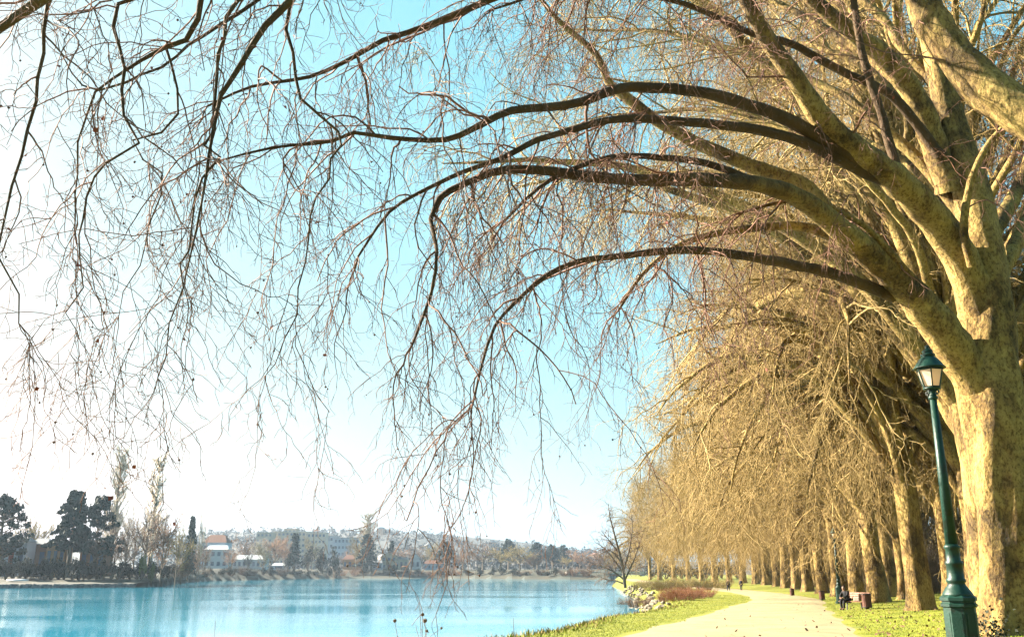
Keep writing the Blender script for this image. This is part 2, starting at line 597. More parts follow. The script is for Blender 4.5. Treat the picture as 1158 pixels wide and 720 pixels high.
# ------------------------------------------------------------------ twig growth
def grow(p, d, L, n, r0, r1, droop, wig, tipup=0.0, zz=0.0):
    pts, rr = [p], [r0]
    st = L / n
    x, y, z = d
    px, py, pz = p
    za = U(0, 6.28)
    zx, zy = math.cos(za) * zz, math.sin(za) * zz
    for i in range(n):
        f = (i + 1) / n
        zx, zy = -zx, -zy
        x += zx; y += zy
        x += G_(0, wig); y += G_(0, wig); z += G_(0, wig) - droop + (tipup * f * f)
        k = 1 / math.sqrt(x * x + y * y + z * z + 1e-9)
        x *= k; y *= k; z *= k
        px += x * st; py += y * st; pz += z * st
        pts.append((px, py, pz)); rr.append(r0 + (r1 - r0) * f)
    return pts, rr


def branch_out(T, pts, rr, lv, li, t0=0.1, lscale=1.0, floor=None):
    if li >= len(lv):
        return
    s = lv[li]
    seg = []
    tot = 0.0
    for a, b_ in zip(pts[:-1], pts[1:]):
        l = math.dist(a, b_)
        seg.append((tot, l, a, b_)); tot += l
    if tot < 1e-3:
        return
    pos = tot * t0 + U(0, s['sp'])
    side = U(0, 6.28)
    k = 0
    while pos < tot:
        while k < len(seg) - 1 and pos > seg[k][0] + seg[k][1]:
            k += 1
        o, l, a, b_ = seg[k]
        f = (pos - o) / max(l, 1e-6)
        q = (a[0] + (b_[0] - a[0]) * f, a[1] + (b_[1] - a[1]) * f, a[2] + (b_[2] - a[2]) * f)
        tx, ty, tz = ((b_[i] - a[i]) / max(l, 1e-6) for i in range(3))
        side += 2.4 + G_(0, .7)
        cs, sn = math.cos(side), math.sin(side)
        # perpendicular frame
        if abs(tz) < .9:
            ux, uy, uz = -ty, tx, 0.0
        else:
            ux, uy, uz = 1.0, 0.0, -tx / (tz if abs(tz) > .1 else .1)
        n_ = math.sqrt(ux * ux + uy * uy + uz * uz) or 1
        ux /= n_; uy /= n_; uz /= n_
        vx, vy, vz = ty * uz - tz * uy, tz * ux - tx * uz, tx * uy - ty * ux
        fw = s['fw']
        dx = tx * fw + ux * cs + vx * sn
        dy = ty * fw + uy * cs + vy * sn
        dz = tz * fw + uz * cs + vz * sn + s.get('bias', 0)
        k_ = 1 / math.sqrt(dx * dx + dy * dy + dz * dz + 1e-9)
        tt = pos / tot
        L = U(*s['L']) * lscale * (1 - s.get('taper', .35) * tt)
        i_ = min(k + 1, len(rr) - 1)
        r0 = min(s['r'][0] * U(.8, 1.2), rr[i_] * .8 + .0005)
        p2, r2 = grow(q, (dx * k_, dy * k_, dz * k_), L, s['n'], r0, min(s['r'][1], r0), s['droop'], s['wig'], s.get('up', 0), s.get('zz', 0))
        if floor is None or p2[-1][2] > floor:
            T.add(p2, r2)
            lf = s.get('leaf')
            if lf and R_() < lf:
                T.leaf.append((p2[-1], U(.018, .026), 1) if R_() < s.get('ballshare', .75) else (p2[-1], U(.03, .055), 2))
            branch_out(T, p2, r2, lv, li + 1, s.get('t0', .1), 1.0, floor)
        pos += s['sp'] * U(.6, 1.4)


# ------------------------------------------------------------------ the big plane tree beside the lamp
def px_limb(rows, Y0=None):
    """rows: (px, py, Y, width in px) -> smooth centre line and radii"""
    pts = [P(a, b_, c) for a, b_, c, d in rows]
    rr = [d * .48 * c / F for a, b_, c, d in rows]
    return pts, rr


def trunk_mesh(name, rows, sides=28, flare=True, seed=0, step=.3):
    pts, rr = smooth_line(*rows, step)
    V, Q = [], []
    z0 = pts[0].z
    ph = [U(0, 6.28) for _ in range(6)]
    for i, (p, r) in enumerate(zip(pts, rr)):
        h = p.z - z0
        fl = .34 * math.exp(-h / .5) if flare else 0
        for k in range(sides):
            a = 2 * math.pi * k / sides
            lump = .05 * math.sin(3 * a + ph[0] + h * .35) + .035 * math.sin(5 * a + ph[1] - h * .6) + .03 * math.sin(2 * a + ph[2] + h * 1.1)
            nz = (vnoise(np.array([math.cos(a) * 2.2 + 10 + seed]), np.array([math.sin(a) * 2.2 + h * .9]))[0] - .5) * .17 + (vnoise(np.array([a * 3.2 + 30 + seed]), np.array([h * 2.6]), 4)[0] - .5) * .05 * min(1, 3.1 - abs(a - 3.14159))
            root = fl * (1 + .75 * math.sin(6 * a + ph[3]) + .3 * math.sin(9 * a + ph[4]))
            q = r * (1 + lump + nz + root)
            V.append((p.x + math.cos(a) * q, p.y + math.sin(a) * q, p.z))
    n = len(pts)
    for i in range(n - 1):
        for k in range(sides):
            a, b_ = i * sides + k, i * sides + (k + 1) % sides
            Q.append((a, b_, b_ + sides, a + sides))
    return mesh_np(name, V, Q, None, [M['bark']])


def limb_obj(parent, rows, twigs=None, t0=.15, bough=None, tmats=None, kink=.0, name='limb', inv=Vector((0, 0, 0)), lscale=1.0, floor=.5, young_shade=.0):
    pts, rr = smooth_line(*rows, .3, wob=.05)
    if kink:
        o1 = [Vector((0, 0, 0))]
        for p in pts[1:]:
            o1.append(o1[-1] * .72 + Vector((G_(0, 1), G_(0, 1), G_(0, .7))) * kink)
        k0 = max(1, len(pts) // 4)
        pts = [p + o_ * min(1, i / k0) for i, (p, o_) in enumerate(zip(pts, o1))]
    pts = [tuple(p - inv) for p in pts]
    rr = list(rr)
    rr[0] *= 1.12
    T = Tubes(12)
    T.add(pts, rr)
    me = T.build(name, [M['bark']])
    if young_shade:
        a = me.attributes.new('young_shade', 'FLOAT', 'POINT')
        r_ = np.repeat(np.array(rr), 12)
        a.data.foreach_set('value', (1 - np.clip((r_ - young_shade * .45) / (young_shade * .8), 0, 1)).astype(np.float32))
    o = obj(name, me, parent)
    if twigs:
        T2 = Tubes(3)
        branch_out(T2, pts, rr, twigs, 0, t0, lscale, floor)
        if bough:
            branch_out(T2, pts, rr, [bough] + twigs, 0, t0, lscale, floor)
        # the limb runs out into a spray of branchlets
        td = Vector(pts[-1]) - Vector(pts[-3])
        td.normalize()
        for k in range(4):
            d = (td + Vector((G_(0, .35), G_(0, .35), G_(0, .3) - .15))).normalized()
            p2, r2 = grow(pts[-1], tuple(d), U(1.0, 2.6), 12, max(rr[-1] * (.95 if k == 0 else .6), .006), .004, .14, .2, .1, .12)
            T2.add(p2, r2)
            branch_out(T2, p2, r2, twigs, 1, .08, lscale, floor)
        me = T2.build('twigs', tmats or [M['twig'], M['ball'], M['leaf']])
        if me:
            obj('twigs', me, o)
    return o, pts, rr


TW = [dict(sp=.62, L=(1.2, 4.6), n=13, r=(.022, .005), droop=.19, wig=.19, fw=.8, bias=-.1, up=.10, taper=.15, zz=.12),
      dict(sp=.29, L=(.5, 1.7), n=7, r=(.0085, .0038), droop=.22, wig=.20, fw=.6, bias=-.2, up=.05, zz=.12),
      dict(sp=.23, L=(.15, .60), n=4, r=(.0050, .0035), droop=.18, wig=.26, fw=.6, bias=-.25, leaf=.03, ballshare=.8)]
BOUGH = dict(sp=2.6, L=(1.8, 4.6), n=10, r=(.040, .011), droop=.11, wig=.20, fw=.9, bias=.0, up=.05, taper=.2, zz=.14, t0=.12)

hero_base = P(1131, 712, 24)
hero_base.z = g(hero_base.x, hero_base.y) - .05
hb = hero_base
hero = thing('plane_tree', 'huge plane tree with mottled bark and long arching limbs beside the green lamp', 'tree', tuple(hb))
hrows = [(1143, 719, 24, 62), (1142, 690, 24, 60), (1141, 640, 24, 60), (1138, 590, 24, 61), (1131, 530, 24, 65), (1124, 470, 24, 69), (1118, 420, 24, 69),
         (1116, 370, 24, 64), (1114, 320, 24, 56), (1104, 250, 24, 51), (1090, 195, 24, 46), (1076, 145, 24, 40), (1066, 100, 24, 33), (1052, 45, 24, 26), (1036, -10, 24, 22), (1020, -80, 24, 18), (1010, -180, 24, 10)]
tp, tr_ = px_limb(hrows)
tp = [p - hb for p in tp]
tp[0].z = -.1
obj('trunk', trunk_mesh('trunk', (tp, tr_), 32), hero)

HL = dict(
    A=[(1120, 430, 24, 40), (1114, 385, 24, 46), (1098, 320, 23.8, 44), (1070, 268, 23.3, 42), (1035, 225, 22.5, 38), (990, 185, 21.5, 33), (935, 140, 20.5, 28), (900, 90, 20, 25), (865, 40, 19.5, 22), (845, 0, 19, 20), (815, -60, 18.5, 16), (760, -140, 17.5, 11), (690, -190, 16.5, 6)],
    B=[(1124, 490, 24, 40), (1108, 442, 24, 48), (1076, 388, 23.5, 46), (1030, 332, 22.8, 40), (985, 288, 22, 35), (945, 255, 21.2, 30), (905, 225, 20.5, 25), (865, 210, 20, 21), (800, 203, 19, 18), (733, 204, 18.2, 16), (667, 200, 17.5, 14), (625, 194, 17, 13), (571, 192, 16.5, 11), (525, 208, 16, 9), (496, 225, 15.8, 8), (487, 248, 15.6, 6), (494, 282, 15.5, 5), (488, 330, 15.4, 4), (466, 390, 15.2, 3)],
    C=[(1005, 200, 21.8, 20), (950, 168, 21, 20), (890, 135, 20.2, 18), (850, 120, 19.6, 16), (800, 106, 19, 15), (750, 100, 18.4, 14), (700, 100, 17.8, 13), (658, 115, 17.2, 12), (625, 121, 16.8, 11), (579, 125, 16.3, 10), (546, 140, 16, 9), (504, 158, 15.6, 7.5), (442, 156, 15, 6), (400, 150, 14.6, 5), (375, 160, 14.4, 4.5), (308, 167, 13.8, 3.5), (255, 180, 13.4, 2.5)],
    D=[(1018, 212, 22.2, 17), (965, 188, 21.4, 17), (930, 170, 20.9, 16), (890, 155, 20.3, 14), (850, 146, 19.7, 13), (800, 140, 19, 12), (733, 135, 18.2, 11), (692, 135, 17.6, 10), (650, 146, 17.1, 9), (608, 158, 16.6, 8), (567, 179, 16.2, 7), (525, 194, 15.8, 6), (480, 215, 15.4, 5), (440, 240, 15, 4), (405, 290, 14.7, 3)],
    E=[(855, 206, 19.8, 10), (800, 185, 19, 9), (733, 177, 18.2, 8), (690, 178, 17.7, 7), (650, 190, 17.3, 6), (610, 212, 16.9, 4.5), (570, 250, 16.5, 3.5)],
    F=[(950, 262, 21.5, 20), (912, 212, 21.8, 20), (860, 192, 21.8, 19), (800, 167, 21.6, 17), (754, 144, 21.4, 16), (717, 117, 21.2, 14), (687, 92, 21, 11), (675, 62, 20.8, 9), (633, 25, 20.5, 7), (612, 0, 20.2, 6), (570, -50, 20, 3)],
    G=[(985, 292, 22.3, 15), (920, 259, 22.5, 13), (860, 257, 22.2, 11), (800, 266, 21.8, 9), (760, 282, 21.4, 7), (725, 312, 21, 5), (700, 350, 20.6, 3)],
    H=[(1010, 335, 22.9, 15), (950, 312, 22, 14), (900, 300, 21.2, 13), (820, 286, 20, 11), (760, 283, 19, 9.5), (700, 290, 18.2, 8), (660, 294, 17.5, 7), (620, 310, 17, 6), (590, 335, 16.6, 5), (560, 368, 16.2, 4), (545, 412, 16, 3.3), (535, 455, 15.8, 2.6)],
    I=[(1062, 175, 23.6, 14), (1010, 110, 23, 12), (950, 80, 22, 11), (895, 50, 21, 10), (850, 38, 20.4, 9), (800, 15, 19.8, 8), (765, 2, 19.4, 7), (717, -6, 18.6, 6), (640, -12, 17.4, 4.5), (560, 10, 16.6, 3)],
    J=[(1075, 215, 24, 34), (1052, 150, 23.8, 32), (1036, 112, 23.5, 30), (1008, 72, 23, 27), (975, 45, 22.5, 24), (930, 10, 22, 20), (880, -40, 21.5, 16), (820, -100, 21, 11), (740, -150, 20, 6)],
    K=[(1020, 212, 22.2, 13), (995, 125, 21.8, 11), (975, 60, 21.6, 10), (965, 0, 21.4, 9), (952, -70, 21.2, 6), (930, -130, 21, 4)],
    L=[(800, -150, 19, 16), (700, -78, 18, 13), (620, -30, 17, 11), (554, 0, 16.5, 9.5), (479, 31, 16, 8), (433, 46, 15.6, 7), (400, 65, 15.4, 6), (350, 87, 15, 5), (285, 98, 14.6, 4), (235, 120, 14.3, 3)],
    O=[(1120, 330, 24.3, 24), (1160, 250, 25.5, 20), (1200, 160, 27, 16), (1260, 60, 29, 10)],
    Q=[(1112, 280, 24.4, 22), (1150, 215, 26, 18), (1185, 120, 28, 14), (1200, 0, 29, 9)],
    S=[(1085, 200, 24, 14), (1092, 262, 23, 12), (1098, 205, 22.4, 10), (1120, 160, 22, 8), (1150, 130, 21.6, 6), (1190, 90, 21.2, 4)],
    T=[(1088, 470, 23.2, 9), (1040, 350, 22, 8), (985, 265, 21.6, 7.5), (940, 235, 21.2, 6), (890, 225, 20.8, 5), (840, 240, 20.4, 4)],
)
HL['S'] = [(1100, 300, 23.0, 12), (1090, 262, 22.6, 10), (1098, 205, 22.2, 9), (1120, 160, 22, 8), (1150, 130, 21.6, 6), (1190, 90, 21.2, 4)]
HL['T'] = [(1060, 345, 23.2, 8), (1020, 300, 22, 8), (985, 262, 21.6, 7.5), (940, 235, 21.2, 6), (890, 228, 20.8, 5), (840, 240, 20.4, 4)]
YOUNG_SHADE = dict(A=.20, B=.24, C=.4, D=.4, E=.4, F=.06, G=.05, H=.3, I=.4, J=.12, K=.4, L=.4, T=.06, S=.05)  # young bark by radius, but sunlit limbs are kept pale and shaded ones darkened
T0 = dict(A=.45, B=.5, C=.42, D=.42, E=.3, F=.4, G=.4, H=.4, I=.4, J=.5, K=.4, L=.15)
for k, rows in HL.items():
    q = px_limb(rows)
    limb_obj(hero, q, TW, T0.get(k, .25), inv=hb, young_shade=YOUNG_SHADE.get(k, .12), bough=BOUGH)

# limbs at the back of the crown, rising behind the ones over the path
HBW = [dict(sp=.46, L=(2.5, 6.0), n=10, r=(.05, .015), droop=.05, wig=.14, fw=1.0, bias=.15, taper=.3, t0=.12, zz=.08),
       dict(sp=.34, L=(1.0, 3.2), n=8, r=(.0115, .005), droop=.15, wig=.21, fw=.8, bias=-.1, zz=.1),
       dict(sp=.26, L=(.3, 1.0), n=4, r=(.0072, .0048), droop=.12, wig=.22, fw=.7, bias=-.2)]
for (h, az, el, ee, L, r0) in [(9.5, 128, 1.1, .1, 17, .18), (11, 152, 1.15, .2, 18, .17), (12.5, 112, 1.2, .3, 16, .16), (13.5, 162, 1.2, .3, 17, .15), (14.5, 138, 1.3, .55, 17, .15), (10.5, 100, 1.1, .2, 15, .16)]:
    i_ = min(range(len(tp)), key=lambda k: abs(tp[k].z - h))
    p = tp[i_].copy(); p.z = h
    a = rad(az)
    P0, R0 = [p.copy()], [r0]
    for k in range(16):
        f = (k + 1) / 16
        a += G_(0, .08)
        e = el + (ee - el) * f ** 1.1 + G_(0, .07)
        p = p + Vector((math.cos(a) * math.cos(e), math.sin(a) * math.cos(e), math.sin(e))) * (L / 16)
        P0.append(p.copy()); R0.append(r0 * (1 - f) ** .8 + .02)
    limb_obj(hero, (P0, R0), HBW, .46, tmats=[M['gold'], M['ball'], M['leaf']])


# ------------------------------------------------------------------ plane tree out of frame on the right, its limbs overhead
nx, ny = 12.2, 13.5
nb = Vector((nx, ny, g(nx, ny) - .05))
near = thing('plane_tree', 'plane tree whose pale thick limb crosses the top right corner, trunk beyond the frame', 'tree', tuple(nb))
nt_p = [Vector((0, 0, -.1)), Vector((.05, 0, 2)), Vector((0, .1, 4.5)), Vector((-.2, .2, 7)), Vector((-.3, .5, 10)), Vector((0, .8, 15)), Vector((.2, 1, 22))]
obj('trunk', trunk_mesh('trunk', (nt_p, [.78, .72, .74, .62, .46, .3, .1]), 28, seed=5), near)


def W(v):
    return Vector(v) + nb


nl = {}
nl['R'] = ([W((-.15, .15, 6.2)), P(1215, 158, 14.3), P(1158, 128, 14.6), P(1108, 92, 15), P(1072, 52, 15.3), P(1042, -5, 15.6), P(1015, -90, 16), P(960, -200, 16.4), P(880, -300, 16.4)], [.44, .42, .40, .38, .35, .32, .28, .2, .1])
nl['S'] = ([W((-.2, .2, 7.5)), P(1080, -140, 13.6), P(900, -240, 13.4), P(700, -240, 13), P(500, -165, 12.6), P(390, -85, 12.3), P(329, 0, 12), P(300, 29, 11.9), P(271, 75, 11.8), P(250, 108, 11.8), P(240, 154, 11.7), P(233, 200, 11.7), P(222, 260, 11.6), P(208, 320, 11.5)],
           [.36, .30, .24, .19, .13, .085, .06, .05, .04, .032, .026, .02, .014, .009])
nl['T'] = ([W((-.3, .3, 8.5)), P(1050, -300, 12.8), P(800, -380, 12.2), P(560, -330, 11.6), P(350, -220, 11.2), P(190, -110, 10.9), P(70, -15, 10.7), P(35, 8, 10.7), P(0, 32, 10.6), P(-40, 62, 10.5), P(-90, 120, 10.4)],
           [.32, .26, .21, .17, .14, .11, .085, .07, .06, .05, .02])
nl['N2'] = ([P(480, -155, 12.55), P(350, -90, 12.2), P(275, -45, 12), P(235, 0, 11.9), P(225, 25, 11.9), P(208, 46, 11.9), P(187, 52, 11.9), P(160, 62, 11.8), P(125, 85, 11.7), P(95, 130, 11.6), P(80, 190, 11.5), P(72, 260, 11.4)],
            [.08, .066, .056, .048, .044, .038, .034, .026, .02, .016, .012, .008])
nl['N3'] = ([P(430, -115, 12.4), P(320, -55, 12.1), P(267, 0, 12), P(250, 42, 11.9), P(249, 96, 11.9), P(243, 146, 11.8), P(229, 168, 11.8), P(236, 184, 11.8), P(224, 208, 11.8), P(219, 258, 11.7), P(208, 305, 11.6), P(190, 370, 11.5), P(170, 430, 11.4)],
            [.05, .04, .032, .027, .024, .022, .02, .018, .016, .014, .012, .009, .006])
nl['N7'] = ([P(190, -110, 10.9), P(110, -55, 10.9), P(50, 0, 10.9), P(54, 38, 10.9), P(42, 96, 10.9), P(25, 150, 10.8), P(8, 217, 10.8), P(-2, 300, 10.7), P(8, 370, 10.7)],
            [.05, .036, .028, .025, .022, .02, .017, .012, .008])
nl['N6'] = ([P(290, -60, 12), P(180, -20, 11.8), P(126, 12, 11.7), P(129, 62, 11.7), P(121, 130, 11.6), P(142, 158, 11.6), P(112, 183, 11.5), P(96, 230, 11.5), P(92, 300, 11.4), P(88, 380, 11.3)],
            [.042, .034, .028, .025, .022, .02, .017, .014, .010, .006])
nl['N8'] = ([P(187, 52, 11.9), P(205, 100, 11.95), P(213, 130, 12), P(195, 150, 12), P(160, 160, 12), P(175, 180, 12), P(190, 200, 12), P(170, 250, 12), P(150, 300, 12), P(130, 360, 12)],
            [.02, .018, .017, .016, .015, .013, .012, .01, .008, .005])
nl['N9'] = ([P(620, -210, 12.8), P(480, -120, 12.9), P(390, -60, 13), P(330, 15, 13), P(342, 62, 13), P(345, 105, 13), P(380, 138, 13.1), P(372, 200, 13), P(350, 270, 12.9), P(330, 350, 12.8), P(300, 420, 12.7)],
            [.06, .05, .04, .03, .026, .024, .02, .016, .013, .01, .006])
nl['N10'] = ([P(370, -75, 12.3), P(330, -30, 12.6), P(240, 38, 12.9), P(180, 70, 13), P(110, 95, 13), P(75, 75, 13), P(60, 30, 13)],
             [.04, .034, .027, .022, .018, .012, .008])
NT0 = dict(R=.3, S=.35, T=.45, N2=.15, N3=.15, N6=.1, N7=.1, N8=.05, N9=.15, N10=.15)
TWN = [dict(sp=.78, L=(.8, 3.4), n=12, r=(.015, .0044), droop=.16, wig=.21, fw=.9, bias=-.15, up=.12, taper=.15, zz=.13),
       dict(sp=.33, L=(.4, 1.3), n=7, r=(.0070, .0037), droop=.15, wig=.27, fw=.7, bias=-.15, up=.08, zz=.12),
       dict(sp=.25, L=(.12, .45), n=4, r=(.0046, .0033), droop=.10, wig=.28, fw=.6, bias=-.1, leaf=.04, ballshare=.55)]
BOUGHN = dict(sp=2.8, L=(1.2, 3.4), n=9, r=(.019, .007), droop=.12, wig=.22, fw=.9, bias=-.1, up=.08, taper=.2, zz=.15, t0=.12)
for k, rows in nl.items():
    limb_obj(near, rows, TWN, NT0[k], inv=nb, floor=1.0, young_shade=.12, bough=BOUGHN, kink=0 if k in 'RST' else .055)

# ------------------------------------------------------------------ the avenue of plane trees
ROWTW = [dict(sp=.72, L=(2.8, 6.5), n=9, r=(.055, .016), droop=.08, wig=.17, fw=1.0, bias=.10, taper=.3, t0=.12, zz=.10),
         dict(sp=.42, L=(1.2, 4.2), n=9, r=(.018, .007), droop=.14, wig=.22, fw=.8, bias=-.15, up=.05, zz=.16),
         dict(sp=.25, L=(.35, 1.2), n=3, r=(.0090, .0060), droop=.10, wig=.28, fw=.7, bias=-.25)]


def row_tree(seed, label, loc, rz, lmul=1.0):
    random.seed(seed)
    t = thing('plane_tree', label, 'tree', loc, rz, 'plane trees in the avenue')
    H = U(4.8, 7.2)
    lean = U(-.35, .15)
    tpts = [Vector((0, 0, -.3)), Vector((U(-.05, .05), 0, 1.5)), Vector((lean * .4, U(-.1, .1), H * .5)), Vector((lean, U(-.2, .2), H)), Vector((lean - .9, U(-.5, .5), H + 4)),
            Vector((lean - 1.7, U(-.8, .8), H + 9)), Vector((lean - 2.1, U(-1, 1), H + 15)), Vector((lean - 2.6, U(-1, 1), H + 22))]
    tm_ = trunk_mesh('trunk', (tpts, [.76, .69, .65, .66, .40, .30, .18, .05]), 20, seed=seed, step=.5)
    TL = Tubes(8)
    TT = Tubes(3)
    specs = []
    # low limbs arching out over the path and hanging towards the ground
    for i in range(9):
        specs.append((math.pi + (i / 8 - .5) * rad(125) + G_(0, .12), U(1.0, 1.3), U(-1.45, -.65) if abs(i - 4) < 2.5 else U(-.35, .05), U(18, 23), U(-1.4, 1.0), U(.26, .38)))
    # middle limbs
    for i in range(8):
        specs.append((math.pi + (i / 7 - .5) * rad(190) + G_(0, .2), U(1.15, 1.4), U(-.35, .2), U(17, 22), U(-1.5, 4), U(.25, .36)))
    # upper leaders
    for i in range(15):
        specs.append((U(0, 6.28), U(1.25, 1.5), U(.35, 1.15), U(16, 21), U(2, 11), U(.14, .22)))
    # the landward side, shorter
    for i in range(6):
        specs.append((U(-1.3, 1.3), U(.8, 1.2), U(-.3, .4), U(9, 13), U(-.5, 4), U(.14, .2)))
    for (az, el, el_end, L, dh, r0) in specs:
        f0 = max(0, dh) / 20
        L *= lmul
        p = Vector((lean - max(0, dh) * .2, 0, H + dh))
        n = 20
        pts, rr = [tuple(p)], [r0]
        for k in range(n):
            f = (k + 1) / n
            az += G_(0, .08)
            e = el + (el_end - el) * (f ** 1.25) + G_(0, .07)
            p = p + Vector((math.cos(az) * math.cos(e), math.sin(az) * math.cos(e), math.sin(e))) * (L / n)
            pts.append(tuple(p)); rr.append(r0 * (1 - f) ** .8 + .022)
        TL.add(pts, rr)
        branch_out(TT, pts, rr, ROWTW, 0, U(.66, .76) if el_end < -.6 else U(.5, .62), 1.0, .7 if el_end < -.6 else 7.0)
    obj('trunk', join_meshes('trunk', [tm_, TL.build('limbs', [M['bark']])]), t)
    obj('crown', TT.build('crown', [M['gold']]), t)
    return t


ORD = ['second', 'third', 'fourth', 'fifth', 'sixth', 'seventh', 'eighth', 'ninth', 'tenth', 'eleventh', 'twelfth', 'thirteenth', 'fourteenth', 'fifteenth', 'sixteenth', 'seventeenth', 'eighteenth', 'nineteenth', 'twentieth', 'twenty-first', 'twenty-second']
ROW = [(1036, 48), (990, 71), (967, 88), (946, 103), (928, 118), (912, 131), (899, 143), (888, 155), (878, 167), (866, 180), (854, 193), (840, 207), (824, 222), (808, 238), (793, 256), (778, 276), (762, 298), (746, 324), (735, 352)]
protos = []
for i, (px, Y) in enumerate(ROW):
    x = X(px, Y)
    lab = 'bare plane tree in the avenue, %s from the huge one by the lamp' % ORD[i]
    loc = (x, Y, g(x, Y))
    rz = U(-.25, .25) - .2
    if i < 4:
        t = row_tree(100 + i, lab, loc, rz, .80 if i == 0 else 1.0)
        protos.append(t)
        t.scale = (.85, .95, 1.30) if i == 0 else (1, 1, 1.12)
        index_kids()
    else:
        t = copy_tree(protos[(i * 3 + 1) % 4])
        t.location = loc
        t.rotation_euler = (0, 0, rz)
        t['label'] = lab
        s = U(.9, 1.1)
        t.scale = (s, s, s * U(1.05, 1.2))
random.seed(77)
# second row behind, glimpsed between the trunks
BACK = [(1122, 38), (1165, 48), (1110, 46), (1075, 63), (1022, 77), (1004, 86), (1012, 96), (984, 101), (968, 114), (975, 124), (952, 128), (936, 140), (945, 152), (922, 152), (908, 166), (896, 178), (883, 192), (872, 208), (860, 224),
        (1160, 58), (1135, 85), (1090, 105), (1050, 118)]
for i, (px, Y) in enumerate(BACK):
    x = X(px, Y)
    t = copy_tree(protos[(i * 3 + 2) % 4])
    t.location = (x, Y, g(x, Y))
    t.rotation_euler = (0, 0, U(-.6, .6) if i > 2 else -1.35)
    s = U(.85, 1.05) if i > 1 else 1.2
    t.scale = (s, s, s * 1.1)
    t['label'] = 'bare plane tree in the back row, glimpsed between the trunks of the avenue'
    t['group'] = 'plane trees of the back row'

# ------------------------------------------------------------------ small solid helpers
class MB:
    """collects boxes, lathes and prisms into one mesh"""

    def __init__(self):
        self.bm = bmesh.new()

    def box(self, c, s, rz=0.0, mi=0, rx=0.0, ry=0.0, bev=0.0):
        mt = Matrix.Translation(c) @ Matrix.Rotation(rz, 4, 'Z') @ Matrix.Rotation(ry, 4, 'Y') @ Matrix.Rotation(rx, 4, 'X') @ Matrix.Diagonal((s[0], s[1], s[2], 1))
        r = bmesh.ops.create_cube(self.bm, size=1, matrix=mt)
        fs = {f for v in r['verts'] for f in v.link_faces}
        for f in fs:
            f.material_index = mi
        if bev:
            es = list({e for v in r['verts'] for e in v.link_edges})
            bmesh.ops.bevel(self.bm, geom=es, offset=bev, segments=2, affect='EDGES', profile=.5)
        return self

    def lathe(self, prof, sides=24, mi=0, c=(0, 0, 0), rot=0.0, smooth=True, flute=0.0):
        rings = []
        for (r, z) in prof:
            ring = []
            for k in range(sides):
                a = 2 * math.pi * k / sides + rot
                rr = r * (1 - (flute if k % 2 else 0))
                ring.append(self.bm.verts.new((c[0] + rr * math.cos(a), c[1] + rr * math.sin(a), c[2] + z)))
            rings.append(ring)
        for a, b_ in zip(rings[:-1], rings[1:]):
            for k in range(sides):
                f = self.bm.faces.new((a[k], a[(k + 1) % sides], b_[(k + 1) % sides], b_[k]))
                f.material_index = mi
                f.smooth = smooth
        for ring, fl in ((rings[0], True), (rings[-1], False)):
            try:
                f = self.bm.faces.new(ring[::-1] if fl else ring)
                f.material_index = mi
            except ValueError:
                pass
        return self

    def poly(self, pts, mi=0):
        f = self.bm.faces.new([self.bm.verts.new(p) for p in pts])
        f.material_index = mi
        return self

    def prism(self, pts, y0, y1, mi=0):
        """outline in xz, extruded along y"""
        a = [self.bm.verts.new((p[0], y0, p[1])) for p in pts]
        b_ = [self.bm.verts.new((p[0], y1, p[1])) for p in pts]
        n = len(pts)
        fs = [self.bm.faces.new(a), self.bm.faces.new(b_[::-1])]
        for k in range(n):
            fs.append(self.bm.faces.new((a[k], b_[k], b_[(k + 1) % n], a[(k + 1) % n])))
        for f in fs:
            f.material_index = mi
        return self

    def build(self, name, mats, parent=None):
        bmesh.ops.recalc_face_normals(self.bm, faces=self.bm.faces[:])
        me = bpy.data.meshes.new(name)
        self.bm.to_mesh(me)
        self.bm.free()
        for m in (mats if isinstance(mats, (list, tuple)) else [mats]):
            me.materials.append(m)
        return obj(name, me, parent)


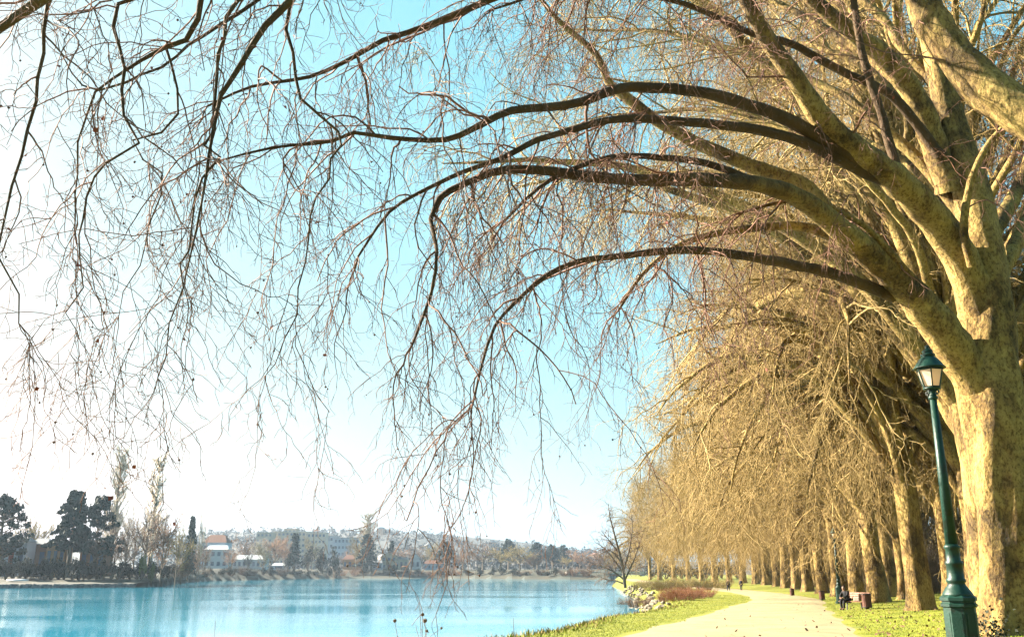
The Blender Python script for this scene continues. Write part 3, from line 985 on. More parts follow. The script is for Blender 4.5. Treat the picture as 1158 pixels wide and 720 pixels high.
# ------------------------------------------------------------------ street lamps
def street_lamp(label, loc, rz=0.0):
    t = thing('street_lamp', label, 'lamp', loc, rz, 'green lamps along the path')
    p = MB()
    p.lathe([(.36, -.2), (.36, .10), (.33, .13), (.33, .16), (.28, .20), (.275, .98)], 8, smooth=False, rot=rad(22.5))
    p.lathe([(.275, .98), (.31, 1.0), (.31, 1.045), (.285, 1.06), (.285, 1.09), (.315, 1.10), (.315, 1.15), (.27, 1.19)], 8, smooth=False, rot=rad(22.5))
    for k in range(8):   # raised panels of the plinth
        a = 2 * math.pi * k / 8
        p.box((math.cos(a) * .252, math.sin(a) * .252, .58), (.022, .13, .62), rz=a)
    p.build('pedestal', M['green'], t)
    s = MB()
    s.lathe([(.27, 1.17), (.25, 1.22), (.20, 1.30), (.155, 1.36), (.145, 1.40), (.165, 1.42), (.165, 1.46), (.14, 1.49), (.135, 1.70), (.15, 1.72), (.15, 1.76), (.125, 1.79),
             (.115, 1.98), (.135, 2.0), (.135, 2.04), (.105, 2.07)], 24)
    s.lathe([(.105, 2.06), (.062, 4.74)], 24, flute=.10)
    s.lathe([(.06, 4.72), (.085, 4.74), (.085, 4.78), (.06, 4.80), (.055, 4.86), (.09, 4.90), (.05, 4.93)], 20)
    s.build('shaft', M['green'], t)
    l = MB()
    zl = lambda z: 4.86 + (z - 4.55) * .76
    rl = lambda r: r * .94
    LP = lambda pr: [(rl(a), zl(b)) for a, b in pr]
    l.lathe(LP([(.05, 4.60), (.16, 4.63), (.17, 4.66), (.14, 4.67)]), 24)
    for k in range(4):       # curled brackets below the lantern
        a = math.pi / 2 * k + .4
        for j in range(6):
            f = j / 5
            l.box((math.cos(a) * (.06 + .07 * math.sin(f * 3.1)), math.sin(a) * (.06 + .07 * math.sin(f * 3.1)), 4.80 + f * .12), (.02, .02, .035), rz=a)
    z0, z1, ra, rb = zl(4.67), zl(5.12), rl(.16), rl(.255)
    for k in range(6):       # frame bars
        a = 2 * math.pi * k / 6
        d0 = Vector((math.cos(a) * ra, math.sin(a) * ra, z0)); d1 = Vector((math.cos(a) * rb, math.sin(a) * rb, z1))
        for j in range(1):
            mid = (d0 + d1) / 2
            L = (d1 - d0).length
            l.box(mid, (.02, .022, L), rz=a, ry=math.atan2(rb - ra, z1 - z0))
    l.lathe(LP([(.165, 4.66), (.175, 4.69), (.16, 4.70)]), 6, smooth=False)
    l.lathe(LP([(.25, 5.10), (.275, 5.11), (.275, 5.14), (.25, 5.15)]), 6, smooth=False)
    lo = l.build('lantern', M['green'], t)
    for k in range(6):
        a0, a1 = 2 * math.pi * k / 6 + .05, 2 * math.pi * (k + 1) / 6 - .05
        q = MB()
        o_, i_ = .0, .008
        for rr in (0,):
            c = [(math.cos(a0) * (ra - .008), math.sin(a0) * (ra - .008), z0 + .02), (math.cos(a1) * (ra - .008), math.sin(a1) * (ra - .008), z0 + .02),
                 (math.cos(a1) * (rb - .010), math.sin(a1) * (rb - .010), z1 - .01), (math.cos(a0) * (rb - .010), math.sin(a0) * (rb - .010), z1 - .01)]
            q.poly(c)
        q.build('pane', M['opal'], lo)
    r = MB()
    r.lathe(LP([(.30, 5.15), (.315, 5.165), (.30, 5.185), (.275, 5.22), (.235, 5.30), (.175, 5.40), (.13, 5.45), (.115, 5.47), (.14, 5.48), (.14, 5.52), (.10, 5.54),
             (.085, 5.58), (.105, 5.60), (.08, 5.64), (.04, 5.67), (.03, 5.70), (.045, 5.725), (.03, 5.75), (.004, 5.77)]), 28)
    r.build('roof', M['green'], t)
    return t


def lamp_at(label, px, Y):
    x = X(px, Y)
    return street_lamp(label, (x, Y, g(x, Y)), .2)


lamp_at('tall dark green cast iron lamp with a lantern, standing before the huge plane tree', 1080, 17.0)
lamp_at('far green lamp between the avenue trunks, just behind the bench', 947, 74)


# ------------------------------------------------------------------ litter bins
def litter_bin(label, px, py, s=1.0):
    p = hit(px, py)
    t = thing('litter_bin', label, 'bin', tuple(p), .1, 'litter bins along the path')
    b = MB()
    b.lathe([(.19, .08), (.22, .10), (.235, .84), (.20, .84), (.19, .14)], 20)
    b.build('liner', M['iron'], t)
    sl = MB()
    for k in range(18):
        a = 2 * math.pi * k / 18
        sl.box((math.cos(a) * .247, math.sin(a) * .247, .47), (.022, .072, .78), rz=a)
    sl.build('slats', M['binwood'], t)
    for z in (.12, .80):
        h = MB()
        h.lathe([(.262, z - .02), (.272, z - .02), (.272, z + .02), (.262, z + .02)], 24)
        h.build('hoop', M['iron'], t)
    h = MB()
    h.lathe([(.16, -.05), (.16, .03), (.09, .05), (.09, .09)], 16)
    h.build('foot', M['iron'], t)
    return t


litter_bin('dark slatted litter bin beside the occupied bench', 981, 688.5)
litter_bin('reddish litter bin at the path edge, beyond the bench', 930, 678.5)
litter_bin('small far litter bin at the foot of the avenue trunks', 896, 673.5)


# ------------------------------------------------------------------ people
def skin_body(name, V, E, R, mats, parent, root=0, sub=1):
    me = bpy.data.meshes.new(name)
    me.from_pydata(V, E, [])
    o = obj(name, me, parent)
    o.modifiers.new('skin', 'SKIN')
    sk = me.skin_vertices[0].data if me.skin_vertices else None
    if sk is None:
        bm = bmesh.new(); bm.from_mesh(me); bm.verts.layers.skin.verify(); bm.to_mesh(me); bm.free()
        sk = me.skin_vertices[0].data
    for i, r in enumerate(R):
        sk[i].radius = r if isinstance(r, tuple) else (r, r)
        sk[i].use_root = (i == root)
    mo = o.modifiers.new('sub', 'SUBSURF'); mo.levels = sub; mo.render_levels = sub
    dg = bpy.context.evaluated_depsgraph_get()
    m2 = bpy.data.meshes.new_from_object(o.evaluated_get(dg))
    o.modifiers.clear()
    o.data = m2
    m2.materials.clear()
    for m in mats:
        m2.materials.append(m)
    m2.polygons.foreach_set('use_smooth', [True] * len(m2.polygons))
    return o


def person(label, loc, rz, pose, coat, legs, group=None):
    """pose: dict of joints in metres, facing -Y before rotation"""
    t = thing('person', label, 'person', loc, rz, group)
    J = pose
    V, E, R = [], [], []

    def ch(names, rads, start=None):
        prev = start
        for n_, r in zip(names, rads):
            V.append(J[n_] if isinstance(n_, str) else n_); R.append(r)
            i = len(V) - 1
            if prev is not None:
                E.append((prev, i))
            prev = i
        return prev
    pel = ch(['pelvis'], [.13])
    ch_ = ch(['belly', 'chest', 'neckbase'], [.125, .145, .075], pel)
    chest = 2
    ch(['neck', 'chin', 'skull', 'crown'], [.055, .072, .095, .06], ch_)
    for s in ('l', 'r'):
        e = ch(['sh' + s, 'el' + s, 'wr' + s], [.068, .046, .032], chest)
        wv = Vector(J['wr' + s]); ev = Vector(J['el' + s])
        d = (wv - ev).normalized()
        side = d.cross(Vector((0, 0, 1)) if abs(d.z) < .9 else Vector((0, -1, 0))).normalized()
        V.append(tuple(wv + d * .05)); R.append((.038, .02)); E.append((e, len(V) - 1)); palm = len(V) - 1
        for k, (off, L) in enumerate(((-.03, .075), (-.01, .088), (.01, .082), (.03, .066))):
            V.append(tuple(wv + d * .10 + side * off)); R.append(.010); E.append((palm, len(V) - 1))
            V.append(tuple(wv + d * (.10 + L * .9) + side * off * 1.1 + d.cross(side) * .02)); R.append(.008); E.append((len(V) - 2, len(V) - 1))
        V.append(tuple(wv + d * .05 - side * .06)); R.append(.011); E.append((palm, len(V) - 1))
        V.append(tuple(wv + d * .09 - side * .065)); R.append(.009); E.append((len(V) - 2, len(V) - 1))
        ch(['hip' + s, 'kn' + s, 'an' + s, 'toe' + s], [.092, .062, .042, .036], pel)
    skin_body('body', V, E, R, [M['skin']], t)
    # nose, eyes
    sk = Vector(J['skull']); fwd = Vector(J.get('face', (0, -1, 0))).normalized()
    f = MB()
    sd = fwd.cross(Vector((0, 0, 1))).normalized()
    f.lathe([(.002, .02), (.012, 0), (.014, -.03), (.004, -.036)], 8, c=sk + fwd * .10 - Vector((0, 0, .02)))
    f.build('nose', M['skin'], t)
    for s in (-1, 1):
        e = MB(); e.lathe([(.002, .008), (.009, .004), (.009, -.004), (.002, -.008)], 8, c=sk + fwd * .088 + sd * s * .032 + Vector((0, 0, .012)))
        e.build('eye', M['black'], t)
    # clothes
    V, E, R = [], [], []
    p = ch(['belly', 'chest', 'neckbase'], [.165, .175, .085])
    c2 = 1
    V.append(tuple(Vector(J['pelvis']) - Vector((0, 0, .03)))); R.append(.165); E.append((0, len(V) - 1))
    for s in ('l', 'r'):
        ch(['sh' + s, 'el' + s, 'wr' + s], [.085, .066, .05], c2)
    skin_body('coat', V, E, R, [M[coat]], t, 1)
    V, E, R = [], [], []
    ch(['pelvis'], [.145])
    for s in ('l', 'r'):
        ch(['hip' + s, 'kn' + s, 'an' + s], [.108, .078, .062], 0)
    skin_body('trousers', V, E, R, [M[legs]], t)
    for s in ('l', 'r'):
        V, E, R = [], [], []
        a, b_ = Vector(J['an' + s]), Vector(J['toe' + s])
        V = [tuple(a - Vector((0, 0, .03))), tuple((a + b_) / 2 - Vector((0, 0, .02))), tuple(b_)]
        skin_body('shoe', V, [(0, 1), (1, 2)], [.058, .056, .048], [M['shoe']], t)
    sk_ = Vector(J['skull']) - fwd * .022
    skin_body('hair', [tuple(sk_ + Vector((0, 0, .0)) - fwd * .02), tuple(sk_ + Vector((0, 0, .055))), tuple(sk_ + Vector((0, 0, .075)) + fwd * .03)], [(0, 1), (1, 2)], [.092, .09, .06], [M['hair']], t)
    return t


STAND = dict(pelvis=(0, 0, .93), belly=(0, 0, 1.08), chest=(0, -.01, 1.30), neckbase=(0, 0, 1.45), neck=(0, -.01, 1.50), chin=(0, -.03, 1.56), skull=(0, -.02, 1.64), crown=(0, -.01, 1.71),
             shl=(.19, 0, 1.40), ell=(.25, .06, 1.12), wrl=(.24, -.06, .88), shr=(-.19, 0, 1.40), elr=(-.25, .03, 1.12), wrr=(-.25, .02, .86),
             hipl=(.095, 0, .88), knl=(.10, -.12, .50), anl=(.10, -.20, .10), toel=(.11, -.37, .05), hipr=(-.095, 0, .88), knr=(-.10, .02, .49), anr=(-.10, .20, .13), toer=(-.11, .05, .05))
SIT = dict(pelvis=(0, 0, .55), belly=(0, -.04, .70), chest=(0, -.14, .93), neckbase=(0, -.21, 1.06), neck=(0, -.24, 1.11), chin=(0, -.30, 1.15), skull=(0, -.30, 1.24), crown=(0, -.28, 1.31),
           shl=(.19, -.16, 1.02), ell=(.25, -.30, .80), wrl=(.10, -.50, .70), shr=(-.19, -.16, 1.02), elr=(-.25, -.30, .80), wrr=(-.10, -.50, .70),
           hipl=(.10, -.04, .54), knl=(.13, -.47, .54), anl=(.12, -.50, .10), toel=(.13, -.68, .05), hipr=(-.10, -.04, .54), knr=(-.13, -.47, .54), anr=(-.12, -.42, .10), toer=(-.13, -.60, .05))

pw = hit(824, 668.3)
person('person in dark clothes walking on the far path, seen whole and alone', tuple(pw), .3, STAND, 'black', 'navy')
p2 = hit(838.5, 667.6)
person('person in dark coat standing farthest away, close beside the avenue trunks', (p2.x, p2.y, p2.z), -.4, STAND, 'navy', 'black')

# bench, facing the path and the river
bp_ = hit(966, 689)
bench = thing('park_bench', 'red brown slatted bench with iron legs facing the path', 'bench', tuple(bp_), rad(-62))
b1 = MB()
for k in range(5):
    b1.box((0, -.20 + k * .10, .45), (1.8, .085, .035), bev=.006)
b1.build('seat', M['wood'], bench)
b2 = MB()
for k in range(4):
    b2.box((0, .29 + k * .025, .56 + k * .115), (1.8, .03, .095), rx=rad(-12), bev=.005)
b2.build('backrest', M['wood'], bench)
for sx in (-.72, .72):
    l = MB()
    l.box((sx, -.17, .21), (.05, .05, .48), rx=.12)
    l.box((sx, .25, .21), (.05, .05, .48), rx=-.12)
    l.box((sx, .02, .415), (.05, .52, .03))
    l.box((sx, .335, .68), (.045, .03, .52), rx=rad(-12))
    l.build('leg', M['iron'], bench)
mb_ = Matrix.Translation(bp_) @ Matrix.Rotation(rad(-62), 4, 'Z')
sp_ = mb_ @ Vector((-.45, .06, -.03))
person('person in black sitting bent forward on the slatted bench', tuple(sp_), rad(-62), SIT, 'black', 'black')
bg_ = mb_ @ Vector((.25, .02, .468))
bag = thing('bag', 'pale cloth bag lying on the bench next to the sitter', 'bag', tuple(bg_), rad(-40))
q = MB(); q.box((0, 0, .13), (.36, .20, .26), bev=.05); q.build('pouch', M['paper'], bag)
T = Tubes(6); T.add([(-.1, 0, .25), (-.09, 0, .36), (0, 0, .41), (.09, 0, .36), (.1, 0, .25)], [.012] * 5)
obj('handle', T.build('handle', [M['paper']]), bag)


# ------------------------------------------------------------------ generic far vegetation (unit tree: height 1 m, scaled up)
def leaf_cloud(name, pts, size, mat, squash=1.0):
    pts = np.asarray(pts)
    n = len(pts)
    a = np.random.default_rng(n).normal(0, 1, (n, 3)); a /= np.linalg.norm(a, axis=1, keepdims=True)
    b_ = np.random.default_rng(n + 1).normal(0, 1, (n, 3)); b_ = np.cross(a, b_); b_ /= np.linalg.norm(b_, axis=1, keepdims=True)
    sz = (np.random.default_rng(n + 2).uniform(.5, 1.3, n) * size)[:, None]
    V = np.stack([pts - a * sz, pts + b_ * sz * .7, pts + a * sz, pts - b_ * sz * .7], 1).reshape(-1, 3)
    return mesh_np(name, V, np.arange(n * 4).reshape(-1, 4), None, [mat], smooth=False)


def proto_conifer(seed, wide, mat, n=2600, low=.16):
    random.seed(seed)
    pts = []
    T = Tubes(5)
    T.add([(0, 0, -.03), (0, 0, .5), (0, 0, .97)], [.03, .02, .003])
    for k in range(60):
        h = low + (.98 - low) * (k / 60) ** .95
        L = wide * (1 - (h - .12) / .92) ** .75 * U(.55, 1.12) + .01
        az = k * 2.4 + G_(0, .3)
        T.add([(0, 0, h), (math.cos(az) * L * .6, math.sin(az) * L * .6, h + L * .12), (math.cos(az) * L, math.sin(az) * L, h - .01)], [.006, .004, .001])
        for j in range(int(n / 60)):
            f = U(.15, 1.0) ** .7
            pts.append((math.cos(az) * L * f + G_(0, .018), math.sin(az) * L * f + G_(0, .018), h + L * .12 * math.sin(f * 3.1) - .01 * f + G_(0, .010)))
    return [('trunk', T.build('trunk', [M['greybark']])), ('crown', leaf_cloud('crown', pts, .026, mat))]


def proto_pine(seed, mat, wide=.36):
    """broad dark evergreen with clumped, lumpy crown"""
    random.seed(seed)
    T = Tubes(6)
    T.add([(0, 0, -.03), (.01, 0, .3), (0, .01, .62), (.01, 0, .9)], [.035, .028, .016, .004])
    pts = []
    for k in range(95):
        h = U(.30, .97)
        L = wide * math.sin(min(1, (1.05 - h) / .62) * 1.45) * U(.3, 1.05)
        az = U(0, 6.28)
        c = (math.cos(az) * L, math.sin(az) * L, h + U(-.02, .03))
        T.add([(0, 0, h - L * .35), (c[0] * .5, c[1] * .5, h - L * .1), c], [.009, .006, .002])
        rr = U(.03, .085)
        for j in range(85):
            d = Vector((G_(0, 1), G_(0, 1), G_(0, .45))).normalized() * rr * R_() ** .4
            pts.append((c[0] + d.x, c[1] + d.y, c[2] + d.z))
    return [('trunk', T.build('trunk', [M['greybark']])), ('crown', leaf_cloud('crown', pts, .019, mat))]


def proto_bare(seed, wide, mat, trunk_h=.22, n_l=14, thick=.0028, up=.35):
    random.seed(seed)
    T, TT = Tubes(5), Tubes(3)
    T.add([(0, 0, -.03), (.005, .004, trunk_h), (0, 0, trunk_h * 1.9), (.01, 0, .9)], [.022, .016, .011, .002])
    lv = [dict(sp=.045, L=(.10, .26), n=5, r=(.0045, thick), droop=-.03, wig=.16, fw=1.0, bias=.25, taper=.4),
          dict(sp=.022, L=(.04, .11), n=3, r=(thick * 1.1, thick * .7), droop=-.02, wig=.2, fw=.9, bias=.1)]
    for k in range(n_l):
        h = U(trunk_h * .7, .62)
        az = k * 2.4 + G_(0, .3)
        L = wide * U(.8, 1.25)
        d = Vector((math.cos(az), math.sin(az), up + U(0, .8))).normalized()
        p, r = grow((0, 0, h), tuple(d), min(L * 1.15, (1.0 - h) * 1.2), 8, .009, .003, -.05, .09)
        T.add(p, r)
        branch_out(TT, p, r, lv, 0, .15)
    branch_out(TT, [(0, 0, trunk_h), (.0, 0, .9)], [.01, .003], lv, 0, .3, .8)
    return [('trunk', T.build('trunk', [M['greybark']])), ('crown', TT.build('crown', [mat]))]


def proto_poplar(seed, mat):
    random.seed(seed)
    T, TT = Tubes(5), Tubes(3)
    T.add([(0, 0, -.02), (0, 0, .5), (.004, 0, .99)], [.012, .008, .001])
    for k in range(95):
        h = U(.10, .90)
        az = U(0, 6.28)
        L = U(.10, .24) * (1 - .55 * h)
        d = Vector((math.cos(az) * .42, math.sin(az) * .42, 1)).normalized()
        p, r = grow((0, 0, h), tuple(d), L, 5, .0032, .0016, -.09, .05)
        TT.add(p, r)
        branch_out(TT, p, r, [dict(sp=.018, L=(.03, .09), n=3, r=(.0018, .0012), droop=-.12, wig=.08, fw=1.6, bias=.5)], 0, .1)
    return [('trunk', T.build('trunk', [M['greybark']])), ('crown', TT.build('crown', [mat]))]


def proto_bush(seed, mat, n=900, flat=.7):
    random.seed(seed)
    T = Tubes(4)
    pts = []
    for k in range(16):
        az, e = U(0, 6.28), U(.5, 1.45)
        d = Vector((math.cos(az) * math.cos(e), math.sin(az) * math.cos(e), math.sin(e)))
        c = d * U(.45, .85); c.x *= flat; c.y *= flat
        T.add([(0, 0, -.05), tuple(c * .6), tuple(c)], [.025, .015, .006])
        rr = U(.14, .26)
        for j in range(n // 16):
            q = Vector((G_(0, 1), G_(0, 1), G_(0, .8))).normalized() * rr * R_() ** .4
            z = c.z + q.z
            pts.append((c.x + q.x, c.y + q.y, max(.0, z)))
    return [('stem', T.build('stem', [M['greybark']])), ('foliage', leaf_cloud('foliage', pts, .045, mat))]


def proto_twigbush(seed, mat, n=120, spread=.6, r=.007, floor_r=.10):
    random.seed(seed)
    T = Tubes(3)
    for k in range(n):
        az = U(0, 6.28)
        rr = R_() ** .5 * floor_r
        d = Vector((math.cos(az) * spread * R_() ** .5, math.sin(az) * spread * R_() ** .5, 1)).normalized()
        p, q = grow((math.cos(az) * rr, math.sin(az) * rr, -.03), tuple(d), U(.6, 1.08), 6, r, r * .5, .01, .09)
        T.add(p, q)
        branch_out(T, p, q, [dict(sp=.11, L=(.12, .34), n=3, r=(r * .6, r * .35), droop=-.03, wig=.14, fw=1.2, bias=.3)], 0, .25)
    return [('stems', T.build('stems', [mat]))]


PROTO = dict(
    cedar=[proto_conifer(1, .40, M['needle'], 6000, .30), proto_pine(2, M['needle'], .40)],
    teal=[proto_pine(3, M['teal_needle'], .42), proto_pine(4, M['teal_needle'], .38)],
    conifer=[proto_conifer(5, .22, M['needle']), proto_conifer(6, .16, M['needle'])],
    bare=[proto_bare(7, .34, M['browntwig']), proto_bare(8, .40, M['browntwig'])],
    pale=[proto_bare(9, .34, M['pale_twig']), proto_bare(10, .42, M['pale_twig'])],
    rust=[proto_bare(11, .36, M['rust_twig'], thick=.0042), proto_bare(12, .42, M['rust_twig'], thick=.0042)],
    straw=[proto_bare(13, .40, M['straw_twig'], thick=.0042), proto_bare(14, .36, M['straw_twig'], thick=.0042)],
    poplar=[proto_poplar(15, M['pale_twig']), proto_poplar(16, M['pale_twig'])],
    bush=[proto_bush(17, M['shrubleaf']), proto_bush(18, M['shrubleaf'])],
    lime=[proto_bush(19, M['limeleaf'])],
    redtwig=[proto_twigbush(20, M['redtwig'], 150, .9, .006, .35), proto_twigbush(21, M['redtwig'], 150, .9, .006, .35)],
    browntwig=[proto_twigbush(22, M['browntwig'], 130, .7, .006, .3), proto_twigbush(23, M['browntwig'], 130, .7, .006, .3)],
    hedge=[proto_twigbush(24, M['straw_twig'], 150, .5, .005, .3), proto_twigbush(25, M['greybark'], 150, .5, .005, .3)],
)
random.seed(31)


def plant(kind, name, label, cat, px, Y, top, hw=None, group=None, k=0, base=None, zoff=0.0):
    """a plant whose foot stands on the ground at pixel column px, Y m away, and whose top reaches pixel row top"""
    x = X(px, Y)
    z = g(x, Y) + zoff
    H = P(px, top, Y).z - z
    t = thing(name, label, cat, (x, Y, z), U(0, 6.28), group)
    pr = PROTO[kind][k % len(PROTO[kind])]
    for n_, me in pr:
        obj(n_, me, t)
    wx = H
    if hw is not None:
        ref = dict(cedar=.31, teal=.42, conifer=.2, bare=.36, pale=.36, rust=.38, straw=.38, poplar=.05, bush=.75, lime=.75, redtwig=.85, browntwig=.7, hedge=.6)[kind]
        wx = hw / F * CP * Y / ref
    t.scale = (wx, wx, H)
    return t


# ------------------------------------------------------------------ far bank: trees and shrubs
g1 = 'dark evergreens on the far bank'
plant('cedar', 'evergreen_tree', 'tallest dark evergreen tree over the cabins on the far bank', 'tree', 76, 292, 554, 27, g1, 0)
plant('cedar', 'evergreen_tree', 'dark evergreen tree with bare lower stem, right of the tallest one', 'tree', 105, 296, 562, 21, g1, 1)
plant('cedar', 'evergreen_tree', 'dark evergreen tree cut by the left edge of the view', 'tree', -4, 290, 561, 24, g1, 1)
plant('straw', 'bare_tree', 'golden bare tree behind the cabins, left of the tallest evergreen', 'tree', 34, 318, 580, 22, None, 0)
plant('straw', 'bare_tree', 'low golden bare tree at the gable of the left cabin', 'tree', 22, 322, 590, 16, None, 1)
plant('poplar', 'poplar_tree', 'taller of the two slender bare poplars', 'tree', 123, 345, 504, 11, 'bare poplars on the far bank', 0)
plant('poplar', 'poplar_tree', 'shorter of the two slender bare poplars', 'tree', 168, 350, 512, 11, 'bare poplars on the far bank', 1)
for i, (px, Y, top, hw, kd, lab) in enumerate([
        (140, 300, 578, 17, 'bare', 'brown bare tree standing under the taller poplar'),
        (163, 302, 566, 20, 'bare', 'tallest brown bare tree, under the shorter poplar'),
        (182, 306, 570, 19, 'rust', 'reddish brown bare tree right of the poplars'),
        (150, 320, 572, 16, 'pale', 'pale bare tree between the two poplars'),
        (199, 322, 588, 16, 'straw', 'olive bare tree left of the small pointed conifer'),
        (128, 318, 590, 14, 'bare', 'brown bare tree between the dark evergreen and the poplars'),
        (225, 400, 566, 5, 'pale', 'very thin tall bare tree before the brown gable roof'),
        (222, 430, 612, 14, 'rust', 'low rusty bare tree left of the white villa'),
        (205, 330, 612, 15, 'bare', 'low brown bare tree at the bend of the far bank')]):
    plant(kd, 'bare_tree', lab, 'tree', px, Y, top, hw, 'bare trees on the far bank', i)
plant('conifer', 'conifer_tree', 'small pointed conifer beside the brown gable roof', 'tree', 213, 400, 582, 8, None, 0)
for i in range(30):
    px = -8 + i * 7.4 + U(-2, 2)
    Y = np.interp(px, FB_PX, FB_Y) + U(7, 16)
    plant('bush', 'shrub', 'dark evergreen shrub in the belt along the left far bank', 'shrub', px, Y, U(626, 634) + (4 if px > 130 else 0), U(10, 15), 'dark shrubs on the left far bank', i)
plant('lime', 'shrub', 'bright lime green shrub under the brown bare trees', 'shrub', 161, 282, 621, 7)
plant('lime', 'shrub', 'smaller dull lime shrub right of the bright lime one', 'shrub', 172, 290, 630, 5)

MID = [
    ('rust', 'bare_tree', 'broad orange brown tree before the beige apartment blocks', 310, 640, 604, 19), ('rust', 'bare_tree', 'orange brown tree left of the broad orange one', 274, 660, 602, 13),
    ('bare', 'bare_tree', 'dark bare tree between the villa and the white pavilion', 262, 590, 612, 7), ('conifer', 'conifer_tree', 'pointed dark conifer at the left end of the dark hedge', 332, 640, 602, 10),
    ('bush', 'evergreen_tree', 'rounded dark evergreen at the left of the clump above the bank', 348, 660, 615, 12), ('bush', 'evergreen_tree', 'rounded dark evergreen in the middle of the clump above the bank', 364, 665, 616, 12),
    ('bush', 'evergreen_tree', 'rounded dark evergreen at the right of the clump above the bank', 378, 668, 615, 11), ('poplar', 'poplar_tree', 'cluster topped bare poplar behind the orange house', 414, 740, 578, 11),
    ('conifer', 'conifer_tree', 'broad dark conifer beside the orange house', 414, 720, 603, 13), ('straw', 'bare_tree', 'straw coloured bare tree left of the broad conifer', 402, 730, 606, 10),
    ('rust', 'bare_tree', 'rusty tree behind the two cream houses', 452, 770, 618, 12), ('teal', 'evergreen_tree', 'dark blue green tree right of the small white house', 504, 760, 612, 13),
    ('conifer', 'conifer_tree', 'tiny conifer between the cream houses', 442, 770, 611, 6), ('straw', 'bare_tree', 'pale straw tree left of the dark blue green one', 488, 780, 612, 12),
    ('bare', 'bare_tree', 'brown bare tree right of the dark blue green one', 524, 720, 612, 16), ('bare', 'bare_tree', 'brown bare tree under the hanging twig tips', 546, 700, 611, 18),
    ('straw', 'bare_tree', 'greyish straw tree mound above the far waterline', 566, 690, 618, 18), ('straw', 'bare_tree', 'largest greyish tree mound at the far waterline', 588, 660, 616, 20),
    ('bare', 'bare_tree', 'dark low bare tree at the water left of the bridge', 604, 650, 622, 16), ('teal', 'evergreen_tree', 'blue green tree behind the greyish tree mound', 575, 860, 609, 14),
    ('teal', 'evergreen_tree', 'blue green tree behind the dark low bare tree', 608, 880, 613, 12), ('teal', 'evergreen_tree', 'left blue green tree above the bridge abutment', 625, 820, 615, 12),
    ('teal', 'evergreen_tree', 'right blue green tree above the bridge abutment', 637, 840, 616, 11), ('rust', 'bare_tree', 'mauve brown tree above the white bridge', 656, 800, 619, 14),
    ('rust', 'bare_tree', 'mauve brown tree above the right half of the bridge', 676, 820, 621, 15), ('bare', 'bare_tree', 'dark bare tree beyond the right end of the bridge', 694, 780, 625, 13),
    ('bare', 'bare_tree', 'brown bare tree before the left end of the white villa', 231, 500, 606, 9), ('rust', 'bare_tree', 'thin rusty tree between villa and pavilion', 258, 530, 617, 8),
    ('bare', 'bare_tree', 'twiggy brown tree before the middle of the white pavilion', 280, 560, 617, 8), ('straw', 'bare_tree', 'olive tree before the right end of the white pavilion', 297, 570, 614, 10),
    ('bush', 'evergreen_tree', 'round dark evergreen beside the pale blue shed', 326, 620, 622, 8), ('rust', 'bare_tree', 'orange tree before the longest beige block', 322, 700, 604, 14),
    ('bare', 'bare_tree', 'brown tree before the window banded block', 392, 760, 613, 12), ('straw', 'bare_tree', 'straw tree before the beige block on the right', 352, 780, 606, 12),
    ('straw', 'bare_tree', 'low straw tree left of the bridge abutment', 641, 720, 628, 9), ('rust', 'bare_tree', 'brown tree behind the rusty gable on the left', 247, 620, 606, 14),
    ('pale', 'bare_tree', 'pale bare tree behind the white pavilion', 292, 640, 606, 12), ('bare', 'bare_tree', 'brown bare tree behind the small white house', 470, 800, 614, 12),
]
for i, (kd, nm, lab, px, Y, top, hw) in enumerate(MID):
    plant(kd, nm, lab, 'tree', px, Y, top, hw, 'trees of the distant bank', i)
for i in range(60):
    px = 228 + i * 7.4 + U(-4, 4)
    Y = np.interp(px, FB_PX, FB_Y) + U(6, 14)
    plant('bush' if R_() < .6 else 'browntwig', 'shrub', 'low dark shrub on the distant waterside slope', 'shrub', px, Y, U(637, 646), U(5, 10), 'shrubs on the distant waterside', i)
# wooded skyline further up the slope
T = Tubes(3)
pts = []
for i in range(1500):
    px = U(150, 760)
    Y = U(900, 1900)
    x = X(px, Y)
    z = g(x, Y)
    h = U(7, 15); w_ = U(4, 9)
    for j in range(24):
        d = Vector((G_(0, 1), G_(0, 1), G_(0, 1))).normalized() * R_() ** .4
        pts.append((x + d.x * w_, Y + d.y * w_, max(z - 1, z + h * .5 + d.z * h * .5)))
o = obj('distant_woods', leaf_cloud('distant_woods', pts, 2.0, M['hill']))
tag(o, 'far wooded hillside fading blue behind the town', kind='stuff')


